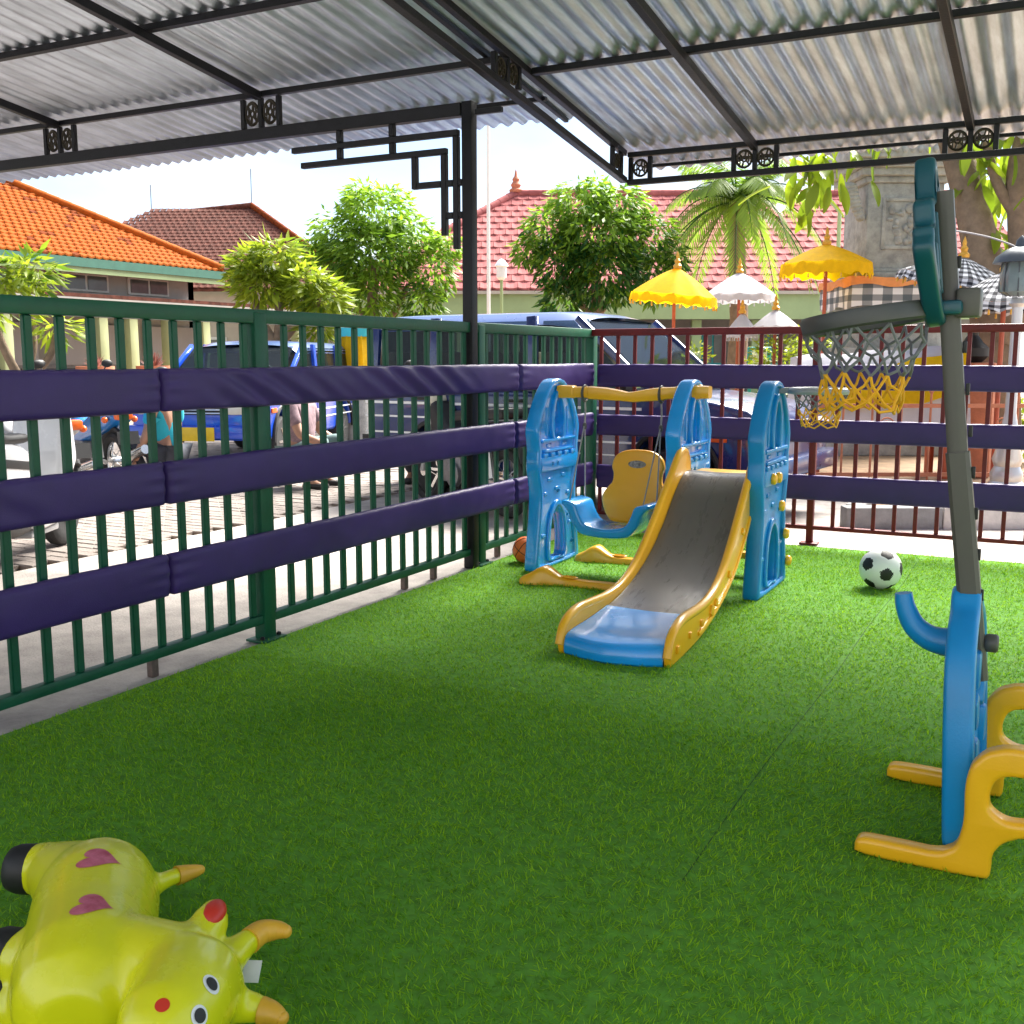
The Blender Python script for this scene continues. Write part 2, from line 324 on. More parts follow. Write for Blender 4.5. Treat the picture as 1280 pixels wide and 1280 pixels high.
pav = sheet('paving', [(-24, 1), (-5.46, 1), (-5.46, 24), (-24, 24)], -.03, M['soil'])
def paver_mesh():
    mb = MB(); mb.box((0, 0, -.03), (.198, .098, .06)); return mb.mesh('paver', bevel=.006, seg=1)
pm = paver_mesh(); pm.materials.append(M['paver']); spots = []
for j in range(120):
    for i in range(62):
        x = -5.57 - i * .206 + (.103 if j % 2 else 0); y = 2.2 + j * .104
        if x > -5.57: continue
        spots.append((math.hypot(x + 5.9, (y - 6.0)), x, y))
spots.sort()
big = MB()
for k, (d, x, y) in enumerate(spots):
    zz = rng.normal(0, .0022); t = rng.normal(0, .01)
    if k < 300: put('paver', pm, None, pav, Matrix.Translation((x, y, zz)) @ Matrix.Rotation(t, 4, 'Z') @ Matrix.Rotation(rng.normal(0, .006), 4, 'X'))
    else: big.box((x, y, zz - .03), (.198, .098, .06))
o = big.out('paver_field', M['paver'], pav, smooth=False); o['kind'] = 'stuff'

def turf():
    P = []
    for (x0, x1, y0, y1, den) in ((-3.06, 1.2, .7, 3.4, 14500), (-3.06, 2.0, 3.4, 5.2, 8000), (-3.06, 2.5, 5.2, 7.07, 5200)):
        n = int((x1 - x0) * (y1 - y0) * den); P.append(np.stack([rng.uniform(x0, x1, n), rng.uniform(y0, y1, n), np.full(n, .003)], 1))
    P = np.concatenate(P)
    keep = ~((np.abs(P[:, 0] + .745 + .006 * np.sin(P[:, 1] * 3.1)) < .006) & (rng.random(len(P)) < .85)); P = P[keep]
    n = len(P); az = rng.uniform(0, 2 * np.pi, n); lean = rng.uniform(.5, 1.38, n)
    D = unit(np.stack([np.cos(az) * np.sin(lean), np.sin(az) * np.sin(lean) - .12, np.cos(lean)], 1))
    S = unit(np.cross(D, np.stack([rng.normal(0, .4, n), rng.normal(0, .4, n), np.ones(n)], 1)))
    cl = np.array([noise.noise((p[0] * 2.1, p[1] * 2.1, 0)) for p in P[::1]]) if n < 1 else (np.sin(P[:, 0] * 9.1 + 2 * np.sin(P[:, 1] * 5.3)) * np.sin(P[:, 1] * 7.7 + 1.5 * np.sin(P[:, 0] * 6.1)))
    big_ = np.sin(P[:, 0] * 2.3 + 1.7 * np.sin(P[:, 1] * 1.1)) * np.sin(P[:, 1] * 1.9 + np.sin(P[:, 0] * 1.3))
    tint = np.clip(.42 + .23 * rng.normal(0, 1, n) + .07 * cl + .06 * big_ + np.where(P[:, 0] > -.745, .04, 0), 0, 1)
    D = unit(D + np.stack([np.where(P[:, 0] > -.745, .22, -.10) + .25 * big_, .2 * cl, np.zeros(n)], 1)); S = unit(S - D * (S * D).sum(1, keepdims=True))
    far = np.clip((P[:, 1] - 2) / 4, 0, 1)
    o = emit('artificial_turf', leaf_mesh(P, D, S, rng.uniform(.014, .027, n), .0024 + .0024 * far, tint, .12), M['turf'], smooth=False)
    o['kind'] = 'stuff'; return o
turf()
sheet('turf_seam', [(-.7465 - .006 * math.sin(k * .3 * 3.1), .5 + k * .3) for k in range(6, 22)] + [(-.7435 - .006 * math.sin(k * .3 * 3.1), .5 + k * .3) for k in range(21, 5, -1)], .0065, M['seam'])
bed = [(-1.36, 8.10), (-1.34, 9.62), (-4.5, 10.85), (-9, 14.6), (-9, 24), (9, 24), (9, 13.6)]
sheet('garden_bed', bed, .10, M['soil'], th=.16)
kerb = thing('kerb', 'painted concrete kerb edging the garden bed behind the maroon fence', 'kerb', (-1.36, 8.05, 0))
ka = Vector((-1.42, 8.05, 0)); kd = Vector((.887, .462, 0)).normalized()
for i in range(5):
    mb = MB(); a = ka + kd * (i * .72 + .004); b = ka + kd * ((i + 1) * .72 - .004)
    mb.bar(a + Vector((0, 0, .07)), b + Vector((0, 0, .07)), .16, .17); o = mb.out('kerb_block', M['kwhite' if i in (1, 2, 4) else 'kgrey'], kerb, bevel=.012)
for a, b in (((-1.36, 8.2, .07), (-1.34, 9.6, .07)), ((-1.40, 9.66, .07), (-4.5, 10.88, .07))):
    mb = MB(); mb.bar(a, b, .14, .17); mb.out('kerb_block', M['kgrey'], kerb, bevel=.012)

# ------------------------------------------------------------------ fences
def fence_green():
    t = thing('green_fence', 'dark green steel baluster fence along the left of the turf', 'fence', (-3.11, 4.4, 0))
    x = -3.11
    mb = MB(); mb.box((x, 4.0, 1.4225), (.055, 6.46, .06)); mb.out('top_rail', M['green'], t, bevel=.006)
    mb = MB(); mb.box((x, 4.0, .10), (.045, 6.46, .04)); mb.out('bottom_rail', M['green'], t, bevel=.004)
    for y in (1.63, 3.585, 5.535, 7.235):
        mb = MB(); mb.box((x + .002, y, .72), (.062, .075, 1.44)); po = mb.out('post', M['green'], t, bevel=.006)
        mb = MB(); mb.box((x + .006, y, .008), (.11, .15, .012)); mb.out('base_plate', M['green'], po, bevel=.003)
        for s in (-1, 1):
            mb = MB(); mb.lathe([(.011, .0145), (.011, .024), (.006, .028)], 6, (x + .03, y + s * .055, 0)); mb.out('bolt', M['steel'], po)
    mb = MB(); mb.box((0, 0, 0), (.022, .034, 1.272)); bm_ = mb.mesh('baluster', bevel=.004, seg=1); bm_.materials.append(M['green']); setsmooth(bm_)
    y = 2.446 - .1327 * 11
    while y < 7.2:
        if min(abs(y - q) for q in (1.63, 3.585, 5.535, 7.235)) > .055: put('baluster', bm_, None, t, Matrix.Translation((x, y, .756)))
        y += .1327
    for y in (2.1, 2.95, 4.76, 5.06, 5.45, 5.83, 6.4):
        mb = MB(); mb.box((x - .03, y, .04), (.03, .035, .085)); mb.out('stub_foot', M['stub'], t, bevel=.003)
fence_green()
def fence_red():
    t = thing('maroon_fence', 'maroon steel baluster fence across the far end of the turf', 'fence', (-1, 7.2, 0)); y = 7.2
    mb = MB(); mb.box((-.2, y, 1.4275), (5.78, .05, .05)); mb.out('top_rail', M['red'], t, bevel=.006)
    mb = MB(); mb.box((-.2, y, .115), (5.78, .04, .028)); mb.out('bottom_rail', M['red'], t, bevel=.004)
    for x in (-1.48, .47, 2.42):
        mb = MB(); mb.box((x, y, .70), (.045, .045, 1.40)); po = mb.out('post', M['red'], t, bevel=.005)
        mb = MB(); mb.box((x, y - .005, .008), (.12, .09, .012)); mb.out('base_plate', M['red'], po, bevel=.003)
    mb = MB(); mb.box((0, 0, 0), (.026, .02, 1.274)); bm_ = mb.mesh('baluster', bevel=.003, seg=1); bm_.materials.append(M['red']); setsmooth(bm_)
    for k in range(42):
        x = -3.016 + .1295 * k
        if min(abs(x - q) for q in (-1.48, .47, 2.42)) > .03: put('baluster', bm_, None, t, Matrix.Translation((x, y, .766)))
fence_red()

def pad(label, axis, fixed, side, a, b, z0, z1, th=.045, folds=None, seed=0, sag=0.0, group=''):
    """stuffed vinyl fence pad: rounded section swept along the fence, front face creased"""
    n = max(8, int((b - a) / .016)); h = z1 - z0; sec = []
    for k in range(13): sec.append((1, k / 12))                       # front face, bottom to top
    r = .018
    loop = [(0, z0 + .006)] + [(th - r + r * math.sin(q), z0 + r - r * math.cos(q)) for q in (.0, .5, 1.0)] + [(th, z0 + r + (h - 2 * r) * k / 14) for k in range(15)] + [(th - r + r * math.cos(q), z1 - r + r * math.sin(q)) for q in (.55, 1.1, 1.57)] + [(0, z1 - .006)]
    rs = random.Random(seed); ph = rs.uniform(0, 50); vs = []; m = len(loop)
    for i in range(n + 1):
        s = a + (b - a) * i / n; e = min(s - a, b - s)
        endr = math.sqrt(max(0, 1 - max(0, 1 - e / .022) ** 2)) if e < .022 else 1
        for d, z in loop:
            zn = (z - z0) / h; f = d / th
            w = .0055 * noise.noise((s * 1.3, z * 3, ph)) + .0022 * noise.noise((s * 9, z * 14, ph + 9)) * (1 if e > .02 else .3)
            w += .006 * math.sin(math.pi * zn) - .002                   # stuffing bulges the middle
            c = math.exp(-(e / .10) ** 2); w += c * .004 * math.sin(z * 120 + ph) * (.4 + .6 * zn)
            if folds:
                f0, f1, amp = folds; en = max(0, min(1, (s - f0) / .35)) * max(0, min(1, (f1 - s) / .5))
                q = s + (1 - zn) * -.30 + .035 * noise.noise((s * 1.7, z * 2, ph))
                rdg = abs(math.sin(q * 13.2)) ; w += en * amp * (rdg ** 1.6 - .5) + en * amp * .45 * math.sin(q * 31 + 2)
            dz = sag * math.sin(math.pi * (s - a) / (b - a)) + .004 * noise.noise((s * 2.1, ph, zn * .3)) + .0022 * abs(math.sin(s * math.pi / .133)) * (1 if zn > .9 else 0)
            dd = (d + w * f) * (.25 + .75 * endr); zz = (z + dz - (z0 + z1) / 2) * (.93 + .07 * endr) + (z0 + z1) / 2
            vs.append((fixed + side * dd, s, zz) if axis == 'y' else (s, fixed + side * dd, zz))
    fs = [(i * m + k, i * m + (k + 1) % m, (i + 1) * m + (k + 1) % m, (i + 1) * m + k) for i in range(n) for k in range(m)]
    fs += [tuple(range(m)), tuple(reversed(range(n * m, n * m + m)))]
    mb = MB(); mb.add(vs, fs); o = mb.out('fence_pad', M['vinyl'], ang=70)
    return tag(o, label, 'pad', group)
gl = 'purple vinyl pads on the fences'
rows = ((1.042, 1.207, 'top'), (.684, .851, 'middle'), (.325, .491, 'bottom'))
cuts = {'top': (.9, 2.985, 5.97, 7.165), 'middle': (.9, 2.99, 5.915, 7.165), 'bottom': (.9, 2.99, 5.912, 7.165)}
nm = {'top': ('upper', 'smooth near pad of the top row at the left end of the green fence', 'long creased pad with slanting folds in the top row of the green fence', 'short pad at the corner end of the green fence top row'),
      'middle': ('m', 'near pad of the middle row at the left end of the green fence', 'long fairly smooth pad in the middle row of the green fence', 'short pad in the middle row of the green fence behind the blue tower'),
      'bottom': ('b', 'near pad of the bottom row at the left end of the green fence', 'long pad in the lowest row of the green fence, above the concrete', 'short pad in the lowest row of the green fence beside the orange ball')}
for z0, z1, key in rows:
    c = cuts[key]
    for k in range(3):
        pad(nm[key][k + 1], 'y', -3.093, 1, c[k] + .004, c[k + 1] - .004, z0, z1, seed=len(key) * 7 + k, group=gl,
            folds=((3.15, 5.6, .011) if (key == 'top' and k == 1) else ((1.6, 2.6, .005) if (key == 'middle' and k == 0) else None)))
for (z0, z1), lb, sd_ in zip(((1.040, 1.200), (.690, .840), (.305, .474)), ('long dark pad in the top row of the maroon fence', 'long dark pad in the middle row of the maroon fence', 'long dark pad in the lowest row of the maroon fence'), (3, 11, 23)):
    pad(lb, 'x', 7.187, -1, -3.035, 2.5, z0, z1, seed=sd_, group=gl)

# ------------------------------------------------------------------ canopy
def zs(y): return 2.685 + .135 * (7.2 - y)
can = thing('canopy', 'black steel canopy with corrugated metal roof over the play area', 'canopy', (-3.10, 5.43, 0))
def corr(name, x0, x1, y0, y1, dz):
    n = int((x1 - x0) / .11 * 10); ny = 6; vs = []; fs = []
    for j in range(ny + 1):
        y = y0 + (y1 - y0) * j / ny
        for i in range(n + 1):
            x = x0 + (x1 - x0) * i / n; q = math.sin(2 * math.pi * x / .11); q = math.copysign(abs(q) ** .9, q)
            vs.append((x, y, zs(y) + dz + .0135 * q + .004 * (math.floor(x / .77) % 2) + .0025 * noise.noise((x * .8, y * .8, 0))))
    for j in range(ny):
        for i in range(n): fs.append((j * (n + 1) + i, j * (n + 1) + i + 1, (j + 1) * (n + 1) + i + 1, (j + 1) * (n + 1) + i))
    mb = MB(); mb.add(vs, fs); me = mb.mesh(name, merge=False); return emit(name, me, M['zinc'], can, True, 60)
corr('roof_sheet', -12.0, -2.93, -1.0, 6.55, .016)
corr('roof_sheet', -2.915, 1.7, -1.0, 7.72, .020)
def cbar(name, a, b, w, h, bev=.003):
    mb = MB(); mb.bar(a, b, w, h); return mb.out(name, M['steel'], can, bevel=bev, seg=1)
# column and fretwork bracket
mb = MB(); mb.box((-3.10, 5.43, 1.338), (.066, .066, 2.676)); mb.out('column', M['steel'], can, bevel=.005)
for a, b in (((-4.36, 2.515), (-3.168, 2.515)), ((-3.185, 2.497), (-3.185, 1.87)), ((-4.29, 2.42), (-3.247, 2.42)), ((-3.265, 2.402), (-3.265, 1.95)), ((-3.465, 2.402), (-3.465, 2.222)),
             ((-3.447, 2.24), (-3.284, 2.24)), ((-3.247, 2.24), (-3.204, 2.24)), ((-3.166, 2.24), (-3.14, 2.24)), ((-3.247, 2.06), (-3.204, 2.06)), ((-3.166, 2.06), (-3.14, 2.06)), ((-4.0, 2.60), (-4.0, 2.534)), ((-3.62, 2.60), (-3.62, 2.534)), ((-4.0, 2.497), (-4.0, 2.438)), ((-3.62, 2.497), (-3.62, 2.438))):
    mb = MB(); mb.bar((a[0], 5.43, a[1]), (b[0], 5.43, b[1]), .035, .035); mb.out('bracket_bar', M['steel'], can, bevel=.003, seg=1)
# left eave beam and trusses
cbar('eave_beam', (-12, 5.43, 2.637), (-3.141, 5.43, 2.637), .06, .072)
cbar('eave_beam', (-3.059, 5.43, 2.615), (-2.888, 5.43, 2.615), .03, .03)
cbar('truss_chord', (-12, 5.43, 2.878), (-2.86, 5.43, 2.878), .04, .034)
cbar('truss_chord', (-2.83, 7.2, 2.462), (1.65, 7.2, 2.462), .045, .038)
cbar('truss_chord', (-2.83, 7.2, 2.648), (1.65, 7.2, 2.648), .04, .034)
for d, w in ((-.205, .05), (-.022, .04)): cbar('edge_rafter', (-2.86, -.95, zs(-.95) + d), (-2.86, 7.2, zs(7.2) + d), w, .04)
cbar('edge_rafter', (-2.985, -.95, zs(-.95) - .015), (-2.985, 6.5, zs(6.5) - .015), .03, .028)
for y in (4.51, 3.1, 1.7): cbar('purlin', (-12, y, zs(y) - .018), (-3.0, y, zs(y) - .018), .05, .036)
cbar('purlin', (-12, 6.12, zs(6.12) - .012), (-2.95, 6.12, zs(6.12) - .012), .03, .026)
for y in (5.72, 4.32, 2.9, 1.5): cbar('purlin', (-2.84, y, zs(y) - .014), (1.65, y, zs(y) - .014), .05, .036)
cbar('purlin', (-2.84, 7.55, zs(7.55) - .012), (1.65, 7.55, zs(7.55) - .012), .028, .022)
for x, y1 in ((-10.1, 5.41), (-8.25, 5.41), (-6.42, 5.41), (-4.60, 5.41), (-1.935, 7.18), (-.62, 7.18), (.7, 7.18)):
    cbar('rafter', (x, -.95, zs(-.95) - .062), (x, y1, zs(y1) - .062), .045, .05)
def orn_mesh():
    mb = MB(); ax = Matrix(((1, 0, 0), (0, 0, 1), (0, 1, 0)))
    mb.tube([(.046 * math.cos(a), 0, .046 * math.sin(a)) for a in [2 * math.pi * k / 18 for k in range(18)]], .0075, 6, closed=True)
    mb.tube([(.014 * math.cos(a), 0, .014 * math.sin(a)) for a in [2 * math.pi * k / 10 for k in range(10)]], .006, 6, closed=True)
    for k in range(6):
        a = math.pi * k / 3 + .26; mb.bar((.012 * math.cos(a), 0, .012 * math.sin(a)), (.042 * math.cos(a), 0, .042 * math.sin(a)), .008, .016, (0, 1, 0))
    for s in (-1, 1): mb.bar((s * .025, 0, -.034), (s * .025, 0, .034), .007, .007, (0, 1, 0))
    me = mb.mesh('ornament'); setsmooth(me); me.materials.append(M['bronze']); return me
om = orn_mesh()
def orns(cx, plane, c, zc, half, single=False):
    for s in ((1,) if single else (-1, 1)):
        p = (cx + s * .072, c, zc) if plane == 'y' else (c, cx + s * .072, zc)
        mt = Matrix.Translation(p) @ (Matrix.Rotation(R(90), 4, 'Z') if plane == 'x' else Matrix()) @ Matrix.Diagonal((1.12, 1, half / .062, 1))
        put('ornament', om, None, can, mt)
    for s in ((-.003, 1) if single else (-1, 0, 1)):
        a = (cx + s * .142, c, zc - half) if plane == 'y' else (c, cx + s * .142, zc - half)
        cbar('truss_web', a, (a[0], a[1], zc + half), .032, .03)
for x in (-8.25, -6.42, -4.60): orns(x, 'y', 5.43, 2.767, .09)
orns(-2.81, 'y', 7.2, 2.555, .073, True)
for x in (-1.935, -.62, .7): orns(x, 'y', 7.2, 2.555, .073)
for y in (5.43, 4.0, 2.4): orns(y, 'x', -2.86, zs(y) - .112, .07)
cbar('truss_web', (-2.86, 7.13, zs(7.13) - .185), (-2.86, 7.13, zs(7.13) - .042), .035, .03)
put('ornament', om, None, can, Matrix.Translation((-2.86, 7.06, zs(7.06) - .112)) @ Matrix.Rotation(R(90), 4, 'Z'))
cbar('truss_web', (-2.86, 6.98, zs(6.98) - .185), (-2.86, 6.98, zs(6.98) - .042), .03, .03)
# unseen wall added behind the camera to block and bounce light
bw = MB(); bw.box((-1.5, -7.6, 2.6), (16, .2, 5.2)); tag(bw.out('unseen_light_wall', M['unseenwall']), 'plain grey wall added unseen behind the camera to shape the light', 'wall')
# ------------------------------------------------------------------ slide and swing play set
ps = thing('play_set', 'blue and yellow plastic play set with three towers, slide and hoop', 'play set', (-1.9, 5.6, 0))
ZA, YA, XA = (0, 0, 1), (0, 1, 0), (1, 0, 0)
def arch(cy, w, z0, z1, pt=1.0, n=10):
    """pointed arch outline, width w, feet at z0, tip at z1"""
    out = [(cy - w / 2, z0), (cy - w / 2, z0 + (z1 - z0) * .5)]
    for k in range(1, n): a = math.pi * k / n; out.append((cy - w / 2 * math.cos(a), z0 + (z1 - z0) * (.5 + .5 * math.sin(a) ** pt)))
    return out + [(cy + w / 2, z0 + (z1 - z0) * .5), (cy + w / 2, z0)]
TY = 5.70
half = [(0, 1.13), (.085, 1.115), (.165, 1.05), (.235, .965), (.282, .88), (.300, .83), (.288, .77), (.276, .71), (.284, .66), (.284, .60), (.268, .55), (.252, .49), (.247, .42), (.262, .28), (.292, .12), (.305, .03), (.298, .0)]
def tower(x0, tone, face, knobs):
    out = [(-a, b) for a, b in half[1:]][::-1] + half
    sm = []
    for i in range(len(out)):          # soften the corners
        p, q, r = out[i - 1], out[i], out[(i + 1) % len(out)]
        sm += [(q[0] + (p[0] - q[0]) * .22, q[1] + (p[1] - q[1]) * .22), (q[0] * .8 + (p[0] + r[0]) * .1, q[1] * .8 + (p[1] + r[1]) * .1), (q[0] + (r[0] - q[0]) * .22, q[1] + (r[1] - q[1]) * .22)]
    door = s2([(-.10, .055), (-.105, .20), (-.075, .31), (0, .365), (.075, .31), (.105, .20), (.10, .055), (0, .05)], 5)
    win = s2([(-.058, .785), (-.062, .90), (-.035, .99), (0, 1.02), (.035, .99), (.062, .90), (.058, .785), (0, .78)], 5)
    core = [(a * .985, .55 + (b - .55) * .988) for a, b in sm]
    ms = [plate([core, door, win], .052, .010, (x0, TY, 0), YA, ZA, XA)]
    # raised rim round the silhouette
    inn = []
    for a, b in sm:
        cz = .55 + (b - .55) * .945; inn.append((a * .835, cz if b > .1 else b + .03))
    ms.append(plate([sm, inn], .086, .014, (x0, TY, 0), YA, ZA, XA))
    t = emit('tower', joinmesh(ms), M[tone], ps, ang=50); rel = MB(); f = face; xf = x0 + f * .026
    # frame round window and door, sill, battlement band, mullions and masonry lumps, on both faces
    ms = []
    for sg in (1, -1):
        xx = x0 + sg * .030
        ms.append(plate([s2([(-.088, .775), (-.092, .91), (-.056, 1.022), (0, 1.062), (.056, 1.022), (.092, .91), (.088, .775), (0, .77)], 5), win], .030, .007, (xx, TY, 0), YA, ZA, XA))
        ms.append(plate([s2([(-.135, .05), (-.137, .21), (-.10, .335), (0, .40), (.10, .335), (.137, .21), (.135, .05), (0, .045)], 5), door], .022, .007, (xx, TY, 0), YA, ZA, XA))
    emit('arch_frame', joinmesh(ms), M[tone], t, ang=50)['kind'] = 'stuff'
    mb = MB()
    for sg in (1, -1):
        for k, (yy, zz, w, h) in enumerate(((0, .628, .50, .085), (0, .765, .46, .020), (0, .705, .40, .018))): mb.box((x0 + sg * .030, TY + yy, zz), (.034, w, h))
        for k in range(5): mb.box((x0 + sg * .036, TY - .19 + .095 * k, .680), (.03, .055, .026))
        for yy in (-.145, .145): mb.box((x0 + sg * .022, TY + yy, .875), (.022, .022, .17))
    mb.out('battlement', M[tone], t, bevel=.006, seg=2)['kind'] = 'stuff'
    mb = MB()
    for yy, zz, w in ((-.10, .53, .07), (.09, .545, .06), (0, .47, .06), (-.16, .45, .05), (.16, .43, .05), (-.185, .20, .05), (.19, .24, .05), (-.12, .735, .06), (.10, .735, .07)):
        mb.box((xf, TY + yy, zz), (.014, w, .022))
    mb.out('masonry_relief', M[tone], t, bevel=.004, seg=1)['kind'] = 'stuff'
    mb = MB()
    for yy, zz in ((-.10, .628), (-.03, .628), (.015, .455), (.14, .29), (.225, .115)):
        if (yy, zz) not in knobs: mb.lathe([(.014, 0), (.014, .010), (.010, .012), (.010, .004)], 10, (xf - f * .004 + (f * .016 if zz > .6 else 0), TY + yy, zz), Matrix(((0, 0, f), (1, 0, 0), (0, 1, 0))))
    if mb.v: mb.out('bolt_socket', M['dblue'], t)['kind'] = 'stuff'
    return t
T1, T2, T3 = -2.725, -1.885, -1.385
TY = 5.77; tw1 = tower(T1, 'blue', 1, ()); TY = 5.80; tw2 = tower(T2, 'blue', 1, ()); TY = 5.63; tw3 = tower(T3, 'dblue', 1, ((-.10, .628), (-.03, .628), (.015, .455), (.14, .29), (.225, .115)))
def knob(x, y, z, sx=1, r=.026):
    mb = MB(); mb.lathe([(r * .8, 0), (r, .006), (r, .020), (r * .75, .028), (0.001, .030)], 14, (x, y, z), Matrix(((0, 0, sx), (1.0, 0, 0), (0, 1.15, 0)))); return mb.out('knob', M['yellow'], ps, ang=60)
for yy, zz in ((5.515, .620), (5.625, .618), (5.715, .455), (5.840, .285), (5.915, .12)): knob(T3 + .044, yy, zz)
TY = 5.785; knob(T2 + .044, 5.80, 1.07, 1, .026)
# beam with stepped mouldings that dips in the middle
def beam():
    xs = [(-2.725, .052, .062, 1.048), (-2.63, .052, .062, 1.048), (-2.625, .046, .053, 1.046), (-2.53, .046, .055, 1.046), (-2.525, .050, .062, 1.044), (-2.42, .046, .060, 1.038), (-2.33, .043, .050, 1.030), (-2.29, .040, .045, 1.024), (-2.25, .043, .050, 1.024), (-2.16, .046, .058, 1.036), (-2.08, .050, .062, 1.044), (-2.05, .044, .055, 1.048), (-1.99, .044, .055, 1.052), (-1.985, .05, .062, 1.054), (-1.86, .05, .062, 1.056), (-1.80, .046, .056, 1.057)]
    vs = []; fs = []; n = 12
    for x, hy, hz, zc in xs:
        for k in range(n):
            a = 2 * math.pi * (k + .5) / n; c, s = math.cos(a), math.sin(a); p = 5
            rr = (abs(c) ** p + abs(s) ** p) ** (-1 / p); vs.append((x + .035, TY + hy * .8 * c * rr, zc + hz * .62 * s * rr))
    for i in range(len(xs) - 1):
        for k in range(n): fs.append((i * n + k, i * n + (k + 1) % n, (i + 1) * n + (k + 1) % n, (i + 1) * n + k))
    fs += [tuple(range(n)), tuple(range((len(xs) - 1) * n, len(xs) * n))]
    mb = MB(); mb.add(vs, fs); return mb.out('swing_beam', M['yellow'], ps, ang=30)
bmo = beam()
# stabiliser boards on the floor between tower 1 and tower 2
def foot_board(yc, yo):
    n = 40; vs = []; fs = []; m = 14; x0, x1 = -2.66, -1.93
    for i in range(n + 1):
        t = i / n; x = x0 + (x1 - x0) * t; flare = .5 * (1 + math.cos(math.pi * min(1, t / .42))); en = math.sqrt(max(0, 1 - (1 - min(1, t / .07)) ** 2)) if t < .07 else 1
        w = (.072 + .115 * flare) * max(.25, en); h = (.040 + .060 * math.exp(-((t - .20) / .10) ** 2)) * max(.35, en)
        for k in range(m):
            a = 2 * math.pi * k / m; c, s = math.cos(a), math.sin(a)
            yy = yc + yo * flare * .5 + w / 2 * math.copysign(abs(c) ** .5, c) * (1 if s >= 0 else 1.05); zz = max(0, s) ** .55 * h if s > 0 else 0
            vs.append((x, yy, .002 + zz))
    for i in range(n):
        for k in range(m): fs.append((i * m + k, i * m + (k + 1) % m, (i + 1) * m + (k + 1) % m, (i + 1) * m + k))
    fs += [tuple(range(m)), tuple(range(n * m, n * m + m))]
    mb = MB(); mb.add(vs, fs); o = mb.out('foot_board', M['yellow'], ps, ang=60)
    mb = MB(); mb.lathe([(.040, 0), (.046, .004), (.040, .007), (.034, .001), (.001, -.004)], 18, (-2.37, yc + yo * .2, .0462), Matrix(((1.2, 0, 0), (0, .6, 0), (0, 0, 1)))); mb.out('moulded_dish', M['yellow'], o)
    return o
foot_board(5.24, -.02); foot_board(5.96, .05)
# the slide
bedp = spline([(5.66, .632, 0), (5.54, .628, 0), (5.40, .555, 0), (5.22, .405, 0), (5.02, .275, 0), (4.80, .185, 0), (4.60, .135, 0), (4.42, .112, 0), (4.22, .098, 0), (4.05, .092, 0), (3.97, .080, 0), (3.945, .050, 0), (3.942, .010, 0)], 7)
def edgex(y): t = max(0, min(1, (5.6 - y) / 1.6)); return (-1.838 - .0 * t, -1.44 + .075 * t)
def bedstrip(name, lo, hi, m):
    pts = [p for p in bedp if lo <= p[0] <= hi]; nx = 14; vs = []; fs = []
    for p in pts:
        xa, xb = edgex(p[0]); xa += .018; xb -= .018
        for i in range(nx + 1):
            t = i / nx; bow = math.sin(math.pi * t); fr = max(0, min(1, (4.12 - p[0]) / .17))
            vs.append((xa + (xb - xa) * t, p[0] - fr * .06 * bow + fr * .03, p[1] - .006 * bow * (1 - fr) + (.004 if hi < 5 else 0)))
    k = len(vs); m_ = len(pts)
    for p, q in list(zip(range(m_), pts)):
        pass
    for j in range(m_ - 1):
        for i in range(nx): fs.append((j * (nx + 1) + i, j * (nx + 1) + i + 1, (j + 1) * (nx + 1) + i + 1, (j + 1) * (nx + 1) + i))
    mb = MB(); mb.add(vs, fs); mb.add([(x, y + .012, max(.004, z - .02)) for x, y, z in vs], [tuple(reversed(f)) for f in fs])
    bd = [i for i in range(nx + 1)] ; 
    for a, b in ((0, 1), (m_ - 1, -1)):
        for i in range(nx): mb.f.append((a * (nx + 1) + i, a * (nx + 1) + i + 1, k + a * (nx + 1) + i + 1, k + a * (nx + 1) + i))
    return mb.out(name, m, ps, ang=50)
bedstrip('slide_bed', 4.40, 5.7, M['grey']); bedstrip('slide_end', 3.9, 4.46, M['blue'])
topL = [(3.985, .002), (3.975, .05), (4.01, .12), (4.08, .155), (4.18, .170), (4.32, .165), (4.50, .160), (4.68, .180), (4.86, .245), (5.04, .365), (5.22, .510), (5.38, .640), (5.48, .722), (5.545, .752), (5.60, .742), (5.635, .70), (5.65, .63)]
botL = [(5.66, .55), (5.58, .53), (5.46, .46), (5.28, .30), (5.06, .165), (4.84, .085), (4.60, .035), (4.40, .012), (4.15, .002)]
rim = [(p[0], p[1]) for p in spline([(a, b, 0) for a, b in topL], 5)] + [(p[0], p[1]) for p in spline([(a, b, 0) for a, b in botL], 4)]
def rail(xt, xb, sg):
    me = plate([rim], .030, .010, (0, 0, 0), YA, ZA, XA)
    o_ = [plate([rim], .030, .010, (0, 0, 0), YA, ZA, XA)]
    # rolled lip along the top and a stiffening bead low on the outer face
    mb = MB(); tp = spline([(sg * .004, a, b - .008) for a, b in topL[1:]], 5); mb.tube(tp, .0215, 8)
    bp_ = spline([(sg * .014, a, b + .035) for a, b in botL[1:-1]], 5); mb.tube(bp_, .011, 6); o_.append(mb.mesh())
    me = joinmesh(o_)
    for v in me.vertices:
        t = max(0, min(1, (5.6 - v.co.y) / 1.6)); v.co.x += xt + (xb - xt) * t
    return emit('slide_rail', me, M['yellow'], ps, ang=50)
rl = rail(-1.838, -1.838, -1); rr = rail(-1.440, -1.365, 1)
mb = MB()
for y, z, s in ((4.07, .06, .030), (4.26, .075, .026), (4.45, .085, .028), (4.62, .105, .04), (4.70, .125, .03), (4.95, .21, .03), (5.22, .38, .03), (5.42, .55, .03)):
    t = max(0, min(1, (5.6 - y) / 1.6)); mb.box((-1.440 + .075 * t + .020, y, z), (.014, s, s * 1.1), Matrix.Rotation(R(-30 if y > 4.5 else 0), 3, 'X'))
